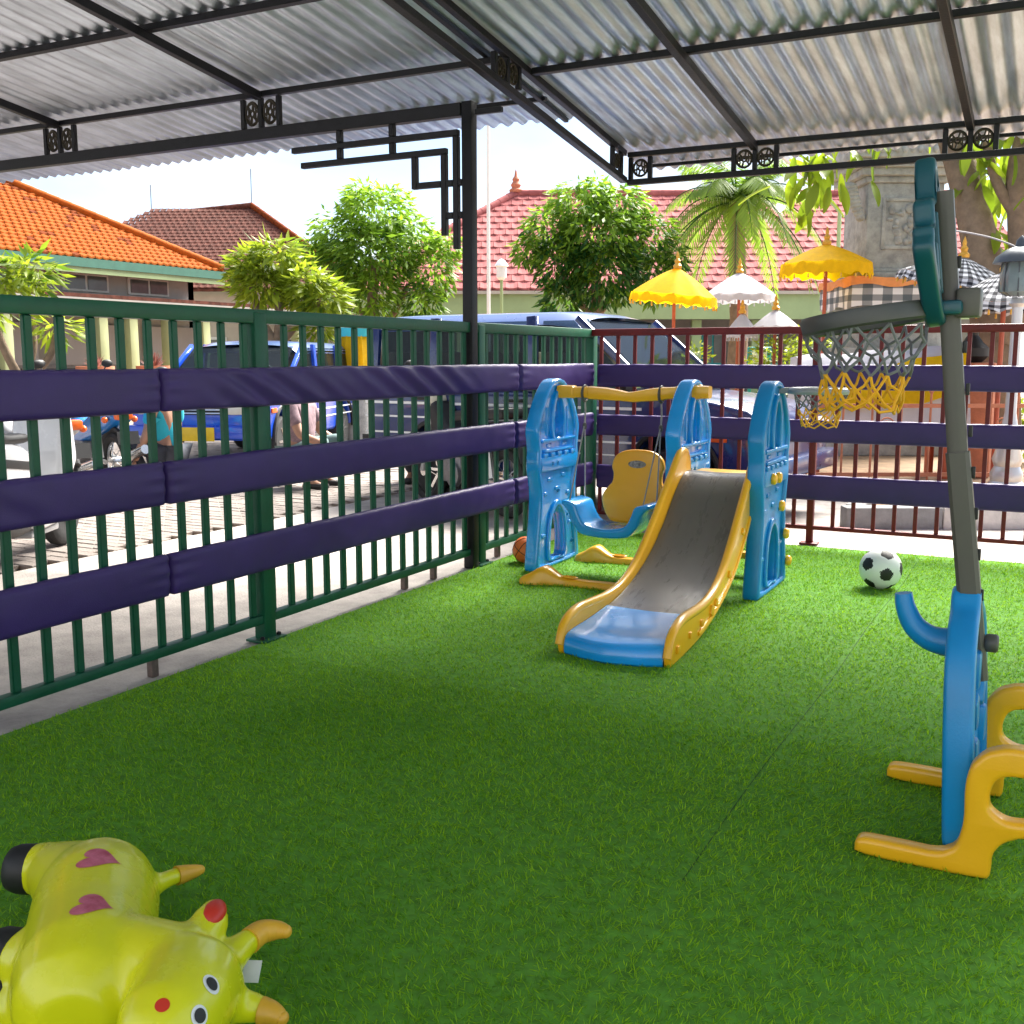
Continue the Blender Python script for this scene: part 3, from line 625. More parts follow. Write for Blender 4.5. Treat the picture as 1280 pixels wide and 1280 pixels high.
mb.out('rail_relief', M['yellow'], rr, bevel=.004)['kind'] = 'stuff'
# platform and ladder rungs behind it
mb = MB(); mb.box((-1.635, 5.76, .600), (.40, .22, .045)); mb.out('platform', M['yellow'], ps, bevel=.012)
for y, z in ((5.728, .455), (5.868, .285), (5.968, .12)):
    mb = MB(); mb.box((-1.645, y, z), (.43, .10, .042), Matrix.Rotation(R(-6), 3, 'X')); mb.out('ladder_rung', M['yellow'], ps, bevel=.012)
# small hoop on the third tower
def net(parent, c, r, drop, strands, levels, taper, colour, thick, name='net', seed=1):
    rs = random.Random(seed); mbs = {}
    node = {}
    for l in range(levels + 1):
        f = l / levels; rr_ = r * (1 - taper * math.sin(f * 1.5))
        for k in range(strands):
            a = 2 * math.pi * (k + (.5 if l % 2 else 0)) / strands
            node[l, k] = Vector(c) + Vector((rr_ * math.cos(a) + rs.gauss(0, .006), rr_ * math.sin(a) + rs.gauss(0, .006), -drop * (f ** .9) + rs.gauss(0, .006) * (l > 0)))
    for l in range(levels):
        m = colour(l); mb = mbs.setdefault(m, MB())
        for k in range(strands):
            for kk in ((k, k - 1) if l % 2 == 0 else (k, k + 1)):
                p, q = node[l, k], node[l + 1, kk % strands]; mid = (p + q) / 2 + Vector((rs.gauss(0, .004), rs.gauss(0, .004), -.006))
                mb.tube([p, mid, q], thick, 5, cap=False)
    for k in range(strands):               # looped hem
        p, q = node[levels, k], node[levels, (k + 1) % strands]; mbs[colour(levels - 1)].tube([p, (p + q) / 2 + Vector((0, 0, -.016)), q], thick, 5, cap=False)
    for m, mb in mbs.items(): mb.out(name, M[m], parent)
mb = MB(); mb.torus((-1.155, 5.74, 1.075), .148, .018, n=30); mb.box((-1.33, 5.74, 1.075), (.07, .10, .03)); hp = mb.out('hoop_ring', M['ring'], ps, ang=60)
net(hp, (-1.155, 5.74, 1.062), .142, .16, 10, 4, .32, lambda l: 'netgrey' if l < 2 else 'netyel', .0042, seed=4)

# ------------------------------------------------------------------ swing seat
sw = thing('swing_seat', 'toddler swing with blue seat and yellow backrest hung from the yellow beam', 'swing', (-2.29, TY, .25))
us = [(-.262, .185), (-.268, .165), (-.250, .150), (-.225, .12), (-.200, .06), (-.155, .005), (-.10, -.012), (0, -.018), (.10, -.012), (.155, .005), (.200, .06), (.225, .12), (.250, .150), (.268, .165), (.262, .185), (.215, .182), (.180, .165), (.160, .115), (.130, .065), (.085, .045), (0, .035), (-.085, .045), (-.130, .065), (-.160, .115), (-.180, .165), (-.215, .182)]
me = plate([s2(us, 4)], .27, .016, (-2.29, 5.66, .245), XA, ZA, YA, 3); emit('seat', me, M['blue'], sw, ang=50)
back = [(-.13, .06), (-.175, .09), (-.205, .15), (-.212, .21), (-.185, .26), (-.155, .295), (-.150, .345), (-.162, .39), (-.145, .445), (-.09, .482), (0, .492), (.09, .482), (.145, .445), (.162, .39), (.150, .345), (.155, .295), (.185, .26), (.212, .21), (.205, .15), (.175, .09), (.13, .06), (0, .055)]
bo = s2(back, 4); me = plate([bo], .050, .016, (-2.205, 5.80, .225), XA, Vector((0, .12, .993)), Vector((0, .993, -.12)), 3); bk = emit('backrest', me, M['orange'], sw, ang=60)
ov = [(-2.205 + .055 * math.cos(a), .022 * math.sin(a)) for a in [2 * math.pi * k / 24 for k in range(24)]]
mb = MB(); q = [Vector((x, 5.80 - .0265 + .12 * (.408 + z) - .002, .225 + (.408 + z) * .993)) for x, z in ov]; mb.add(q + [p + Vector((0, .003, 0)) for p in q], [tuple(range(24))] + [(i, (i + 1) % 24, 24 + (i + 1) % 24, 24 + i) for i in range(24)]); mb.out('emblem', M['sticker'], bk, smooth=False)
for bx, sx in ((-2.525, -2.515), (-2.05, -2.065)):
    mb = MB(); mb.torus((bx, TY, 1.040), .045, .008, Matrix(((0, 0, 1), (1, 0, 0), (0, 1, 0))), 18, 6); mb.lathe([(.012, 0), (.014, .02), (.010, .035)], 8, (bx, TY, .83)); mb.out('clamp', M['pole'], sw)
    k = Vector((bx, TY, .865)); mb = MB(); mb.tube([(bx, TY, 1.0), (bx + .003, TY, .93), k], .006, 6)
    for yy in (5.55, 5.78): mb.tube([k, (k + Vector((sx, yy, .415))) / 2, (sx, yy, .415)], .0045, 6)
    mb.out('rope', M['rope'], sw)

# ------------------------------------------------------------------ balls
def soccer():
    t = thing('soccer_ball', 'black and white football lying on the turf', 'ball', (-.835, 5.95, .112)); r = .112
    bm = bmesh.new(); bmesh.ops.create_icosphere(bm, subdivisions=1, radius=1)
    vs0 = [v.co.copy() for v in bm.verts][:12]; bm.free()
    rot = Matrix.Rotation(R(28), 3, 'X') @ Matrix.Rotation(R(20), 3, 'Y'); vs0 = [(rot @ v).normalized() for v in vs0]
    bm = bmesh.new(); bmesh.ops.create_icosphere(bm, subdivisions=5, radius=r); bw_, wf = [], []
    me = bpy.data.meshes.new('shell')
    # face centres of the icosahedron mark the white hexagons
    fc = []
    for i in range(12):
        for j in range(i):
            for k in range(j):
                if all((vs0[a] - vs0[b]).length < 1.1 for a, b in ((i, j), (j, k), (i, k))): fc.append(((vs0[i] + vs0[j] + vs0[k])).normalized())
    for v in bm.verts:                       # seams pressed in between panels
        d = v.co.normalized(); ang = sorted([(d.angle(c) / .365, 0) for c in vs0] + [(d.angle(c) / .43, 1) for c in fc]); gap = ang[1][0] - ang[0][0]
        v.co *= 1 - .012 * max(0, 1 - gap / .07)
    for f in bm.faces:
        d = f.calc_center_median().normalized(); f.material_index = 1 if min(d.angle(c) / .365 for c in vs0) < min(d.angle(c) / .43 for c in fc) else 0
    bm.to_mesh(me); bm.free(); me.transform(Matrix.Translation((-.835, 5.95, r)))
    o = emit('ball_shell', me, [M['white'], M['dark']], t, ang=80)
    return t
soccer()
def basketball():
    c = Vector((-2.875, 5.71, .084)); r = .083; t = thing('basketball', 'orange basketball on the turf behind the left blue tower', 'ball', c)
    mb = MB(); mb.ball(c, r, 36, 24); mb.out('ball_shell', M['ball'], t, ang=80); mb = MB(); rot = Matrix.Rotation(R(35), 3, 'Y') @ Matrix.Rotation(R(40), 3, 'Z')
    for ax in (Matrix.Identity(3), Matrix.Rotation(R(90), 3, 'X')): mb.tube([c + rot @ ax @ Vector((math.cos(a), math.sin(a), 0)) * (r + .0003) for a in [2 * math.pi * k / 40 for k in range(40)]], .0022, 5, closed=True)
    for s in (-1, 1): mb.tube([c + rot @ (Vector((.78 * math.cos(a), s * (.45 + .25 * math.cos(2 * a)), math.sin(a) * .78))).normalized() * (r + .0003) for a in [2 * math.pi * k / 40 for k in range(40)]], .0022, 5, closed=True)
    mb.out('seam', M['dark'], t)
basketball()

# ------------------------------------------------------------------ basketball stand
bs = thing('basketball_stand', 'tall childrens basketball stand with grey pole, blue base and yellow feet', 'basketball stand', (-.17, 2.9, 0))
leg = [(-.402, .004), (-.402, .040), (-.385, .052), (-.30, .052), (-.205, .050), (-.165, .075), (-.152, .14), (-.155, .235), (-.145, .285), (-.115, .322), (-.07, .340), (-.02, .340), (.04, .325), (.085, .285), (.105, .23), (.105, .17), (.085, .125), (.04, .125), (-.02, .128), (-.065, .105), (-.086, .070), (-.086, .02), (-.095, .004)]
hole = s2([(-.095, .185), (-.098, .225), (-.085, .258), (-.055, .272), (-.01, .270), (.03, .250), (.045, .215), (.03, .180), (-.01, .165), (-.06, .162)], 5)
def rounded(pts, f=.25):
    o_ = []
    for i in range(len(pts)):
        p, q, r = pts[i - 1], pts[i], pts[(i + 1) % len(pts)]
        o_ += [(q[0] + (p[0] - q[0]) * f, q[1] + (p[1] - q[1]) * f), (q[0] * .82 + (p[0] + r[0]) * .09, q[1] * .82 + (p[1] + r[1]) * .09), (q[0] + (r[0] - q[0]) * f, q[1] + (r[1] - q[1]) * f)]
    return o_
for y in (2.672, 3.215): emit('foot', plate([rounded(leg), hole], .056, .013, (0, y, 0), XA, ZA, YA, 3), M['yellow'], bs, ang=50)
# blue base panel between the feet: arched silhouette seen almost edge-on
pan = [(-.25, .0), (-.262, .12), (-.255, .30), (-.235, .46), (-.20, .575), (-.13, .64), (-.06, .67), (-.04, .71), (0, .725), (.04, .71), (.06, .67), (.13, .64), (.20, .575), (.235, .46), (.255, .30), (.262, .12), (.25, .0), (.13, .0), (.10, .05), (-.10, .05), (-.13, .0)]
pan = [(a, b * .87) for a, b in pan]; ph_ = s2([(-.10, .16), (-.11, .30), (-.06, .40), (0, .43), (.06, .40), (.11, .30), (.10, .16), (0, .14)], 5)
w_ = Vector((1, 0, .05)).normalized(); v_ = Vector((-.05, 0, 1)).normalized()
po = (-.165, 2.945, .035)
ms = [plate([[(a * .985, .32 + (b - .32) * .988) for a, b in rounded(pan, .3)], ph_], .040, .012, po, YA, v_, w_, 3)]
pin = [(a * .84, .31 + (b - .31) * .88) for a, b in rounded(pan, .3)]
ms.append(plate([rounded(pan, .3), pin], .072, .014, po, YA, v_, w_, 3)); pn = emit('base_panel', joinmesh(ms), M['dblue'], bs, ang=50)
mb = MB()
for yy, zz, a in ((-.05, .42, 0), (.05, .42, 0), (-.12, .33, 30), (.12, .33, -30), (-.15, .22, 0), (.15, .22, 0)): mb.box((-.152 - zz * .05, 2.945 + yy, zz + .035), (.05, .05, .10), Matrix.Rotation(R(a), 3, 'X'))
mb.out('panel_relief', M['dblue'], pn, bevel=.01)['kind'] = 'stuff'
# curled ball hook
hk = spline([(-.205, 2.92, .515), (-.245, 2.92, .512), (-.285, 2.92, .522), (-.320, 2.92, .550), (-.342, 2.92, .595), (-.349, 2.92, .632)], 6); mb = MB(); n_ = len(hk); mb.tube(hk, [.040 - .018 * k / (n_ - 1) for k in range(n_)], 14); mb.out('ball_hook', M['dblue'], bs, ang=60)
# pole in two telescoping pieces, leaning a little towards the court
pa, pb, pc = Vector((-.160, 2.93, .42)), Vector((-.238, 2.93, 1.01)), Vector((-.308, 2.93, 1.66))
def polemesh(a, b, w, d):
    n = 16; vs = []; fs = []; t = (b - a).normalized(); u = Vector((0, 1, 0)); s = u.cross(t); N = 8
    for i in range(N + 1):
        p = a + (b - a) * i / N
        for k in range(n):
            q = 2 * math.pi * (k + .5) / n; c, sn = math.cos(q), math.sin(q); rr_ = (abs(c) ** 5 + abs(sn) ** 5) ** (-.2); vs.append(p + s * c * rr_ * w / 2 + u * sn * rr_ * d / 2)
    for i in range(N):
        for k in range(n): fs.append((i * n + k, i * n + (k + 1) % n, (i + 1) * n + (k + 1) % n, (i + 1) * n + k))
    mb = MB(); mb.add(vs, fs + [tuple(range(n)), tuple(range(N * n, N * n + n))]); return mb
polemesh(pa, pb, .058, .050).out('pole', M['pole'], bs); polemesh(pb + Vector((.003, 0, -.03)), pc, .049, .042).out('pole', M['pole'], bs)
mb = MB()
for k in range(9):
    p = pa.lerp(pc, .18 + .085 * k); mb.box(p + Vector((.026, 0, 0)), (.010, .012, .03))
mb.out('adjustment_slot', M['dark'], bs, bevel=.002)['kind'] = 'stuff'
mb = MB(); mb.lathe([(.021, 0), (.024, .006), (.024, .026), (.019, .032), (.001, .033)], 16, (-.145, 2.93, .52), Matrix(((0, 0, 1), (1, 0, 0), (0, 1, 0)))); mb.out('knob', M['pole'], bs, ang=50)
mb = MB(); mb.box((-.232, 2.93, 1.385), (.058, .078, .072)); mb.out('clamp', M['pole'], bs, bevel=.008)
# backboard
brd = [(0, 0), (.055, .015), (.105, .07), (.165, .16), (.215, .235), (.225, .275), (.200, .305), (.200, .335), (.165, .345), (.150, .36), (.150, .43), (.115, .445), (.085, .445), (.06, .455), (.045, .55), (.02, .60), (0, .605)]
brd = [(a * .86, b * .70) for a, b in brd]; bo_ = brd + [(-a, b) for a, b in brd[1:-1]][::-1]; ax_ = (pc - pa).normalized(); nb = Vector((0, 1, 0)).cross(ax_)
o0 = Vector((-.305, 2.93, 1.325))
ms = [plate([[(a * .98, .2 + (b - .2) * .985) for a, b in rounded(bo_, .28)]], .030, .010, o0, YA, ax_, nb, 3)]; bi = [(a * .80, .196 + (b - .196) * .84) for a, b in rounded(bo_, .28)]
ms.append(plate([rounded(bo_, .28), bi], .050, .012, o0, YA, ax_, nb, 3)); bb = emit('backboard', joinmesh(ms), M['shadeteal'], bs, ang=50)
mb = MB()
for yy, z0, z1 in ((-.11, .11, .20), (-.055, .08, .28), (0, .07, .35), (.055, .08, .28), (.11, .11, .20)): mb.bar(o0 + Vector((0, yy, 0)) + ax_ * z0 + nb * .016, o0 + Vector((0, yy, 0)) + ax_ * z1 + nb * .016, .022, .02, nb)
mb.out('board_rib', M['shadeteal'], bb, bevel=.004)['kind'] = 'stuff'
# hoop, tipped a little down at the front
hc = Vector((-.477, 2.93, 1.349)); tilt = Matrix.Rotation(R(-8.5), 3, 'Y')
prof = [(.150, -.020), (.158, -.024), (.166, -.018), (.170, .012), (.166, .022), (.154, .022), (.148, .012)]
mb = MB(); n = 40; vs = []; fs = []
for k in range(n):
    a = 2 * math.pi * k / n
    for r_, z_ in prof: vs.append(hc + tilt @ Vector((r_ * math.cos(a), r_ * math.sin(a), z_)))
m_ = len(prof)
for k in range(n):
    for j in range(m_): fs.append((k * m_ + j, k * m_ + (j + 1) % m_, ((k + 1) % n) * m_ + (j + 1) % m_, ((k + 1) % n) * m_ + j))
mb.add(vs, fs); hr = mb.out('hoop_ring', M['rimdark'], bs, ang=45)
mb = MB(); mb.bar(hc + tilt @ Vector((.150, 0, 0)), hc + tilt @ Vector((.235, 0, -.01)), .12, .036); mb.out('hoop_bracket', M['shadeteal'], bs, bevel=.01)
net(hr, hc + Vector((0, 0, -.015)), .152, .205, 12, 5, .36, lambda l: 'netgrey' if l < 3 else 'netyel', .0040, seed=9)
# ------------------------------------------------------------------ inflatable hopping cow, lying on its side
hw = thing('hopper_toy', 'yellow rubber hopping cow with horns lying on its side on the turf', 'toy', (-1.6, 1.35, 0))
def hull():
    mb = MB()
    def blob(c, r, rot=None): mb.ball(c, r, 28, 18, rot)
    def limb(pts, rs): mb.tube(spline(pts, 5), [rs[min(int(i / 5), len(rs) - 1)] + (rs[min(int(i / 5) + 1, len(rs) - 1)] - rs[min(int(i / 5), len(rs) - 1)]) * (i % 5) / 5 for i in range(5 * (len(pts) - 1) + 1)], 20)
    # barrel of the body as one smooth tapering sausage, rump to chest
    limb([(-1.800, 1.515, .122), (-1.775, 1.490, .124), (-1.715, 1.428, .126), (-1.610, 1.322, .127), (-1.510, 1.225, .128), (-1.455, 1.160, .128), (-1.425, 1.12, .128)], [.060, .112, .126, .124, .130, .112, .06])
    blob((-1.745, 1.46, .120), (.118, .116, .118))
    limb([(-1.79, 1.470, .120), (-1.87, 1.492, .115), (-1.95, 1.508, .110), (-2.005, 1.496, .108)], [.108, .086, .064, .053])
    limb([(-1.57, 1.24, .120), (-1.63, 1.232, .122), (-1.70, 1.222, .122)], [.095, .072, .052])
    limb([(-1.54, 1.19, .075), (-1.60, 1.18, .068), (-1.66, 1.172, .064)], [.080, .062, .050])
    limb([(-1.50, 1.26, .135), (-1.40, 1.275, .15), (-1.31, 1.27, .16)], [.105, .092, .090])
    limb([(-1.335, 1.30, .150), (-1.300, 1.265, .155), (-1.255, 1.20, .168), (-1.225, 1.13, .176), (-1.215, 1.075, .176)], [.06, .098, .090, .080, .045])
    limb([(-1.68, 1.53, .12), (-1.680, 1.585, .118), (-1.672, 1.622, .115)], [.026, .020, .019])
    limb([(-1.330, 1.320, .20), (-1.350, 1.375, .208), (-1.380, 1.422, .215)], [.032, .037, .017])
    limb([(-1.275, 1.330, .165), (-1.285, 1.385, .172), (-1.285, 1.42, .174)], [.032, .027, .022])
    limb([(-1.235, 1.300, .12), (-1.205, 1.325, .110), (-1.185, 1.33, .105)], [.032, .027, .022])
    return mb
me = hull().mesh('body', merge=False); ob = bpy.data.objects.new('tmp', me); col.objects.link(ob)
rm = ob.modifiers.new('r', 'REMESH'); rm.mode = 'VOXEL'; rm.voxel_size = .0058
sm_ = ob.modifiers.new('s', 'SMOOTH'); sm_.factor = .5; sm_.iterations = 30
bme = evaluated(ob); bvh = BVHTree.FromPolygons([v.co.copy() for v in bme.vertices], [tuple(p.vertices) for p in bme.polygons])
body = emit('body', bme, M['hopper'], hw, ang=180)
def tip(name, pts, rs, m):
    q = spline(pts, 6); n = len(q); mb = MB(); rr_ = [rs[0] + (rs[-1] - rs[0]) * (i / (n - 1)) ** 1.5 for i in range(n)]; mb.tube(q, rr_, 14)
    d = (q[-1] - q[-2]).normalized(); mb.ball(q[-1], rr_[-1], 14, 8); return mb.out(name, m, hw, ang=60)
tip('horn', [(-1.284, 1.405, .1735), (-1.285, 1.44, .173), (-1.268, 1.462, .171), (-1.250, 1.468, .170)], [.0245, .013], M['horn'])
tip('horn', [(-1.192, 1.328, .1065), (-1.172, 1.334, .104), (-1.152, 1.336, .100)], [.0245, .013], M['horn'])
tip('tail_tuft', [(-1.676, 1.612, .1155), (-1.668, 1.64, .112), (-1.660, 1.668, .108)], [.0215, .011], M['horn'])
for a, b, r_ in (((-1.985, 1.500, .109), (-2.050, 1.478, .106), .0545), ((-1.690, 1.2235, .122), (-1.752, 1.208, .122), .0545), ((-1.645, 1.1745, .065), (-1.705, 1.160, .064), .0520)):
    a, b = Vector(a), Vector(b); d = (b - a).normalized(); u = d.orthogonal().normalized(); ax = Matrix((u, d.cross(u), d)).transposed(); L_ = (b - a).length
    mb = MB(); mb.lathe([(r_ * .96, 0), (r_ * 1.02, .006), (r_ * 1.0, L_ * .6), (r_ * .90, L_ * .85), (r_ * .6, L_ * .97), (.001, L_)], 22, a, ax); mb.out('hoof', M['dark'], hw, ang=60)
def decal(name, centre, outline, m, updir=(-.46, .887), lift=.0012):
    """flat print laid onto the rubber: outline dropped onto the body from above"""
    h0 = bvh.ray_cast(Vector((centre[0], centre[1], 1)), Vector((0, 0, -1))); c, nn = h0[0], h0[1].normalized()
    yv = Vector((updir[0], updir[1], 0)); yv = (yv - nn * yv.dot(nn)).normalized(); xv = yv.cross(nn).normalized(); vs = []; fs = []; n = len(outline); rings = 5
    def hit(p):
        h = bvh.ray_cast(p + nn * .05, -nn); return h[0] + h[1] * lift if h[0] else None
    vs.append(hit(c))
    for r_ in range(1, rings + 1):
        for x, y in outline: vs.append(hit(c + (xv * x + yv * y) * r_ / rings))
    if any(v is None for v in vs): vs = [v if v is not None else vs[0] for v in vs]
    fs += [(0, 1 + i, 1 + (i + 1) % n) for i in range(n)]
    for r_ in range(rings - 1): fs += [(1 + r_ * n + i, 1 + (r_ + 1) * n + i, 1 + (r_ + 1) * n + (i + 1) % n, 1 + r_ * n + (i + 1) % n) for i in range(n)]
    mb = MB(); mb.add(vs, fs); return mb.out(name, m, hw, ang=180)
heart = []
for k in range(36):
    t = 2 * math.pi * k / 36; heart.append((16 * math.sin(t) ** 3 * .0026, (13 * math.cos(t) - 5 * math.cos(2 * t) - 2 * math.cos(3 * t) - math.cos(4 * t)) * .0025))
hd = (-.887, -.462)
decal('heart_print', (-1.672, 1.402), [(a * 1.0, b * 1.15) for a, b in heart], M['pink'], hd); decal('heart_print', (-1.530, 1.262), heart, M['pink'], hd)
circ = lambda r_, e=1: [(r_ * math.cos(2 * math.pi * k / 20), r_ * e * math.sin(2 * math.pi * k / 20)) for k in range(20)]
decal('eye', (-1.186, 1.205), circ(.0175), M['white']); decal('pupil', (-1.186, 1.205), circ(.0118), M['dark'], lift=.0024)
decal('eye', (-1.160, 1.150), circ(.0165), M['white']); decal('pupil', (-1.160, 1.150), circ(.0112), M['dark'], lift=.0024)
decal('nostril', (-1.200, 1.112), circ(.0115), M['earred'])
# painted inner ear
mb = MB(); mb.ball((-1.342, 1.378, .227), (.022, .040, .020), 16, 10, Matrix.Rotation(R(28), 3, 'Z')); mb.out('inner_ear', M['earred'], hw, ang=80)
mb = MB(); mb.box((-1.262, 1.385, .13), (.032, .0015, .040), Matrix.Rotation(R(25), 3, 'Z') @ Matrix.Rotation(R(-50), 3, 'X')); tg = mb.out('tag', M['label'], hw)
# ------------------------------------------------------------------ buildings beyond the yard
def V(*a): return Vector(a)
def tile_rows(name, m, parent, corner, along, inward, rise, rows, run, a0, a1, tw, hipL=True, hipR=False, th=.03, singles=0, keyfn=None, old=None, sub=4):
    """lapped courses of roof tiles climbing from the eave; every tile has its own lip and roll"""
    corner, along, inward = Vector(corner), Vector(along).normalized(), Vector(inward).normalized(); st = run / rows
    pend = []
    for r in range(rows):
        b0 = r * st; lo = a0 + (b0 if hipL else 0); hi = a1 - (b0 if hipR else 0); off = (tw / 2 if r % 2 else 0)
        k0 = math.floor((lo - a0) / tw)
        x = a0 + k0 * tw + off
        while x < hi:
            xa, xb = max(x, lo), min(x + tw, hi)
            if xb - xa > .05: pend.append((xa, xb, b0))
            x += tw
    def geo(xa, xb, b0):
        lap = st * 1.18; vs = []; n = sub
        for q, lift in ((0, th), (1, .004)):
            for i in range(n + 1):
                t = i / n; rl = .35 * th * math.cos(2 * math.pi * t); p = corner + along * (xa + .006 + (xb - xa - .012) * t) + inward * (b0 + lap * q); p.z += (b0 + lap * q) * rise + lift + rl + .02; vs.append(p)
        for i in range(n + 1): vs.append(vs[i] - V(0, 0, th))
        fs = [(i, i + 1, n + 2 + i, n + 1 + i) for i in range(n)] + [(2 * n + 2 + i, 2 * n + 3 + i, i + 1, i) for i in range(n)]
        return vs, fs
    if singles:
        pend.sort(key=keyfn(corner, along, inward)); sub_ = sub
        for xa, xb, b0 in pend[:singles]:
            vs, fs = geo(xa, xb, b0); mb = MB(); mb.add(vs, fs); emit('roof_tile', mb.mesh('roof_tile', merge=False), m, parent, False)
        pend = pend[singles:]
    mb = MB(); mo = MB()
    for p in pend:
        vs, fs = geo(*p); tgt = mo if (old and old(p)) else mb; tgt.add(vs, fs)
    o = emit('roof_tiling', mb.mesh(merge=False), m, parent, False); o['kind'] = 'stuff'
    if mo.v: o = emit('weathered_tiling', mo.mesh(merge=False), M['otile_old'], parent, False); o['kind'] = 'stuff'
def slab(name, pts, m, parent, th=.08):
    n = len(pts); P = [Vector(p) for p in pts]; nn = (P[1] - P[0]).cross(P[2] - P[0]).normalized(); nn = -nn if nn.z > 0 else nn
    mb = MB(); mb.add(P + [p + nn * th for p in P], [tuple(range(n)), tuple(reversed(range(n, 2 * n)))] + [(i, (i + 1) % n, n + (i + 1) % n, n + i) for i in range(n)]); return mb.out(name, m, parent, smooth=False)
def ridge(name, a, b, r, m, parent, step=.42):
    a, b = Vector(a), Vector(b); n = max(2, int((b - a).length / step)); mb = MB(); d = (b - a) / n
    for i in range(n): mb.tube([a + d * i, a + d * (i + 1.06)], [r * 1.08, r], 8)
    o = mb.out(name, m, parent, ang=50); o['kind'] = 'stuff'; return o

# rose-tiled pavilion with pale green fascia
pu, pn_ = V(.887, .462, 0).normalized(), V(-.462, .887, 0).normalized(); B0 = V(-15.73, 26.29, 0)
def bp(a, b, z): return B0 + pu * a + pn_ * b + V(0, 0, z)
pk = thing('pavilion', 'long single-storey pavilion with rose-red tiled hip roof and pale green fascia', 'building', B0)
rise = (6.45 - 3.12) / 5.0
slab('roof', [bp(-3.06, 0, 3.12), bp(17, 0, 3.12), bp(17, 5, 6.45), bp(1.94, 5, 6.45)], M['ptile'], pk)
rf = slab('roof', [bp(-3.06, 0, 3.12), bp(1.94, 5, 6.45), bp(-3.06, 10, 3.12)], M['ptile'], pk)
slab('roof', [bp(1.94, 5, 6.452), bp(17, 5, 6.452), bp(17, 10, 3.12), bp(-3.06, 10, 3.12)], M['ptile'], pk)
tile_rows('roof_tile', M['ptile'], pk, bp(0, 0, 3.13), pu, pn_, rise, 15, 5.0, -3.06, 17, .36, singles=300, sub=3, th=.045,
          keyfn=lambda c, a, i: (lambda p: abs(p[0] - 3.2) + p[2] * .6 + (9 if p[0] < .3 or (2.5 < p[0] < 4.2 and p[2] > 2) else 0)))
ridge('hip_ridge', bp(-3.06, 0, 3.2), bp(1.94, 5, 6.52), .12, M['ptile'], pk); ridge('roof_ridge', bp(1.94, 5, 6.52), bp(17, 5, 6.52), .12, M['ptile'], pk)
mb = MB(); mb.lathe([(.20, 0), (.22, .08), (.13, .14), (.17, .24), (.10, .34), (.12, .42), (.05, .52), (.03, .66), (.001, .75)], 14, bp(1.94, 5, 6.55)); mb.out('roof_finial', M['terracotta'], pk)
mb = MB(); mb.bar(bp(-2.6, .25, 2.69), bp(17, .25, 2.69), .12, .72); mb.out('fascia_board', M['palegreen'], pk, bevel=.01)
mb = MB(); mb.bar(bp(-2.9, .02, 3.07), bp(17, .02, 3.07), .05, .09); mb.out('gutter', M['cream'], pk)
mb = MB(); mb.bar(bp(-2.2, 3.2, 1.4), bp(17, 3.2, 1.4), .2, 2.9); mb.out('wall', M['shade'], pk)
for k in range(9):
    a = .2 + k * 1.75; mb = MB(); mb.bar(bp(a, .9, 0), bp(a, .9, 2.33), .28, .28, tuple(pn_)); mb.out('pillar', M['palegreen'], pk, bevel=.02)
    if k < 8:
        mb = MB(); mb.bar(bp(a + .55, 3.06, 1.55), bp(a + 1.25, 3.06, 1.55), .08, 1.1); w = mb.out('window', M['turq'], pk, bevel=.01)
        for q in (.60, .93):
            mb = MB(); mb.bar(bp(a + q, 3.01, 1.55), bp(a + q + .27, 3.01, 1.55), .03, .94); mb.out('pane', M['bglass'], w)
# cream annex between the trees
ax_ = thing('cream_annex', 'low cream building with flat parapet behind the bushy tree', 'building', (-19, 27, 0))
mb = MB(); mb.bar(bp(-13.5, 1.6, 1.35), bp(-3.2, 1.6, 1.35), .2, 2.7); mb.out('wall', M['cream'], ax_)
mb = MB(); mb.bar(bp(-13.6, 1.35, 2.62), bp(-3.1, 1.35, 2.62), .5, .16); mb.out('parapet', M['wall'], ax_, bevel=.02)
for k in range(4):
    a = -12.6 + 2.4 * k; mb = MB(); mb.bar(bp(a, 1.49, 1.25), bp(a + 1.1, 1.49, 1.25), .06, 1.2); w = mb.out('window', M['frame'], ax_, bevel=.01)
    mb = MB(); mb.bar(bp(a + .08, 1.45, 1.25), bp(a + 1.02, 1.45, 1.25), .04, 1.04); mb.out('pane', M['bglass'], w)

# orange-tiled school block on the left
ob_ = thing('school_block', 'white building with bright orange tiled hip roof and pillared verandah', 'building', (-21, 14, 0))
EX, EY, EZ, RUN, TP = -20.0, 21.9, 3.47, 5.4, .56
slab('roof', [(EX, 2, EZ), (EX, EY, EZ), (EX - RUN, EY - RUN, EZ + RUN * TP), (EX - RUN, 2, EZ + RUN * TP)], M['otile'], ob_)
slab('roof', [(EX, EY, EZ), (EX - 2 * RUN, EY, EZ), (EX - RUN, EY - RUN, EZ + RUN * TP)], M['otile'], ob_)
tile_rows('roof_tile', M['otile'], ob_, (EX, EY, EZ + .01), (0, -1, 0), (-1, 0, 0), TP, 30, RUN, 0, 16.5, .21, hipL=True, sub=4, th=.045,
          old=lambda p: noise.noise((p[0] * 2.1 + 9, p[2] * 2.6, 3)) + .5 * noise.noise((p[0] * .5, p[2] * .7, 7)) + .085 * p[2] > .50)
ridge('hip_ridge', (EX, EY, EZ + .08), (EX - RUN, EY - RUN, EZ + RUN * TP + .08), .11, M['otile'], ob_, .30)
mb = MB(); mb.bar((EX + .03, 2, EZ - .09), (EX + .03, EY + .02, EZ - .09), .05, .20); mb.out('fascia_board', M['fascia'], ob_)
mb = MB(); mb.bar((EX + .0, 2, EZ - .26), (EX + .0, EY, EZ - .26), .05, .13); mb.out('trim_board', M['palegreen'], ob_)
mb = MB(); mb.bar((EX - .3, EY + .03, EZ - .09), (EX - 2 * RUN, EY + .03, EZ - .09), .05, .20); mb.out('fascia_board', M['fascia'], ob_)
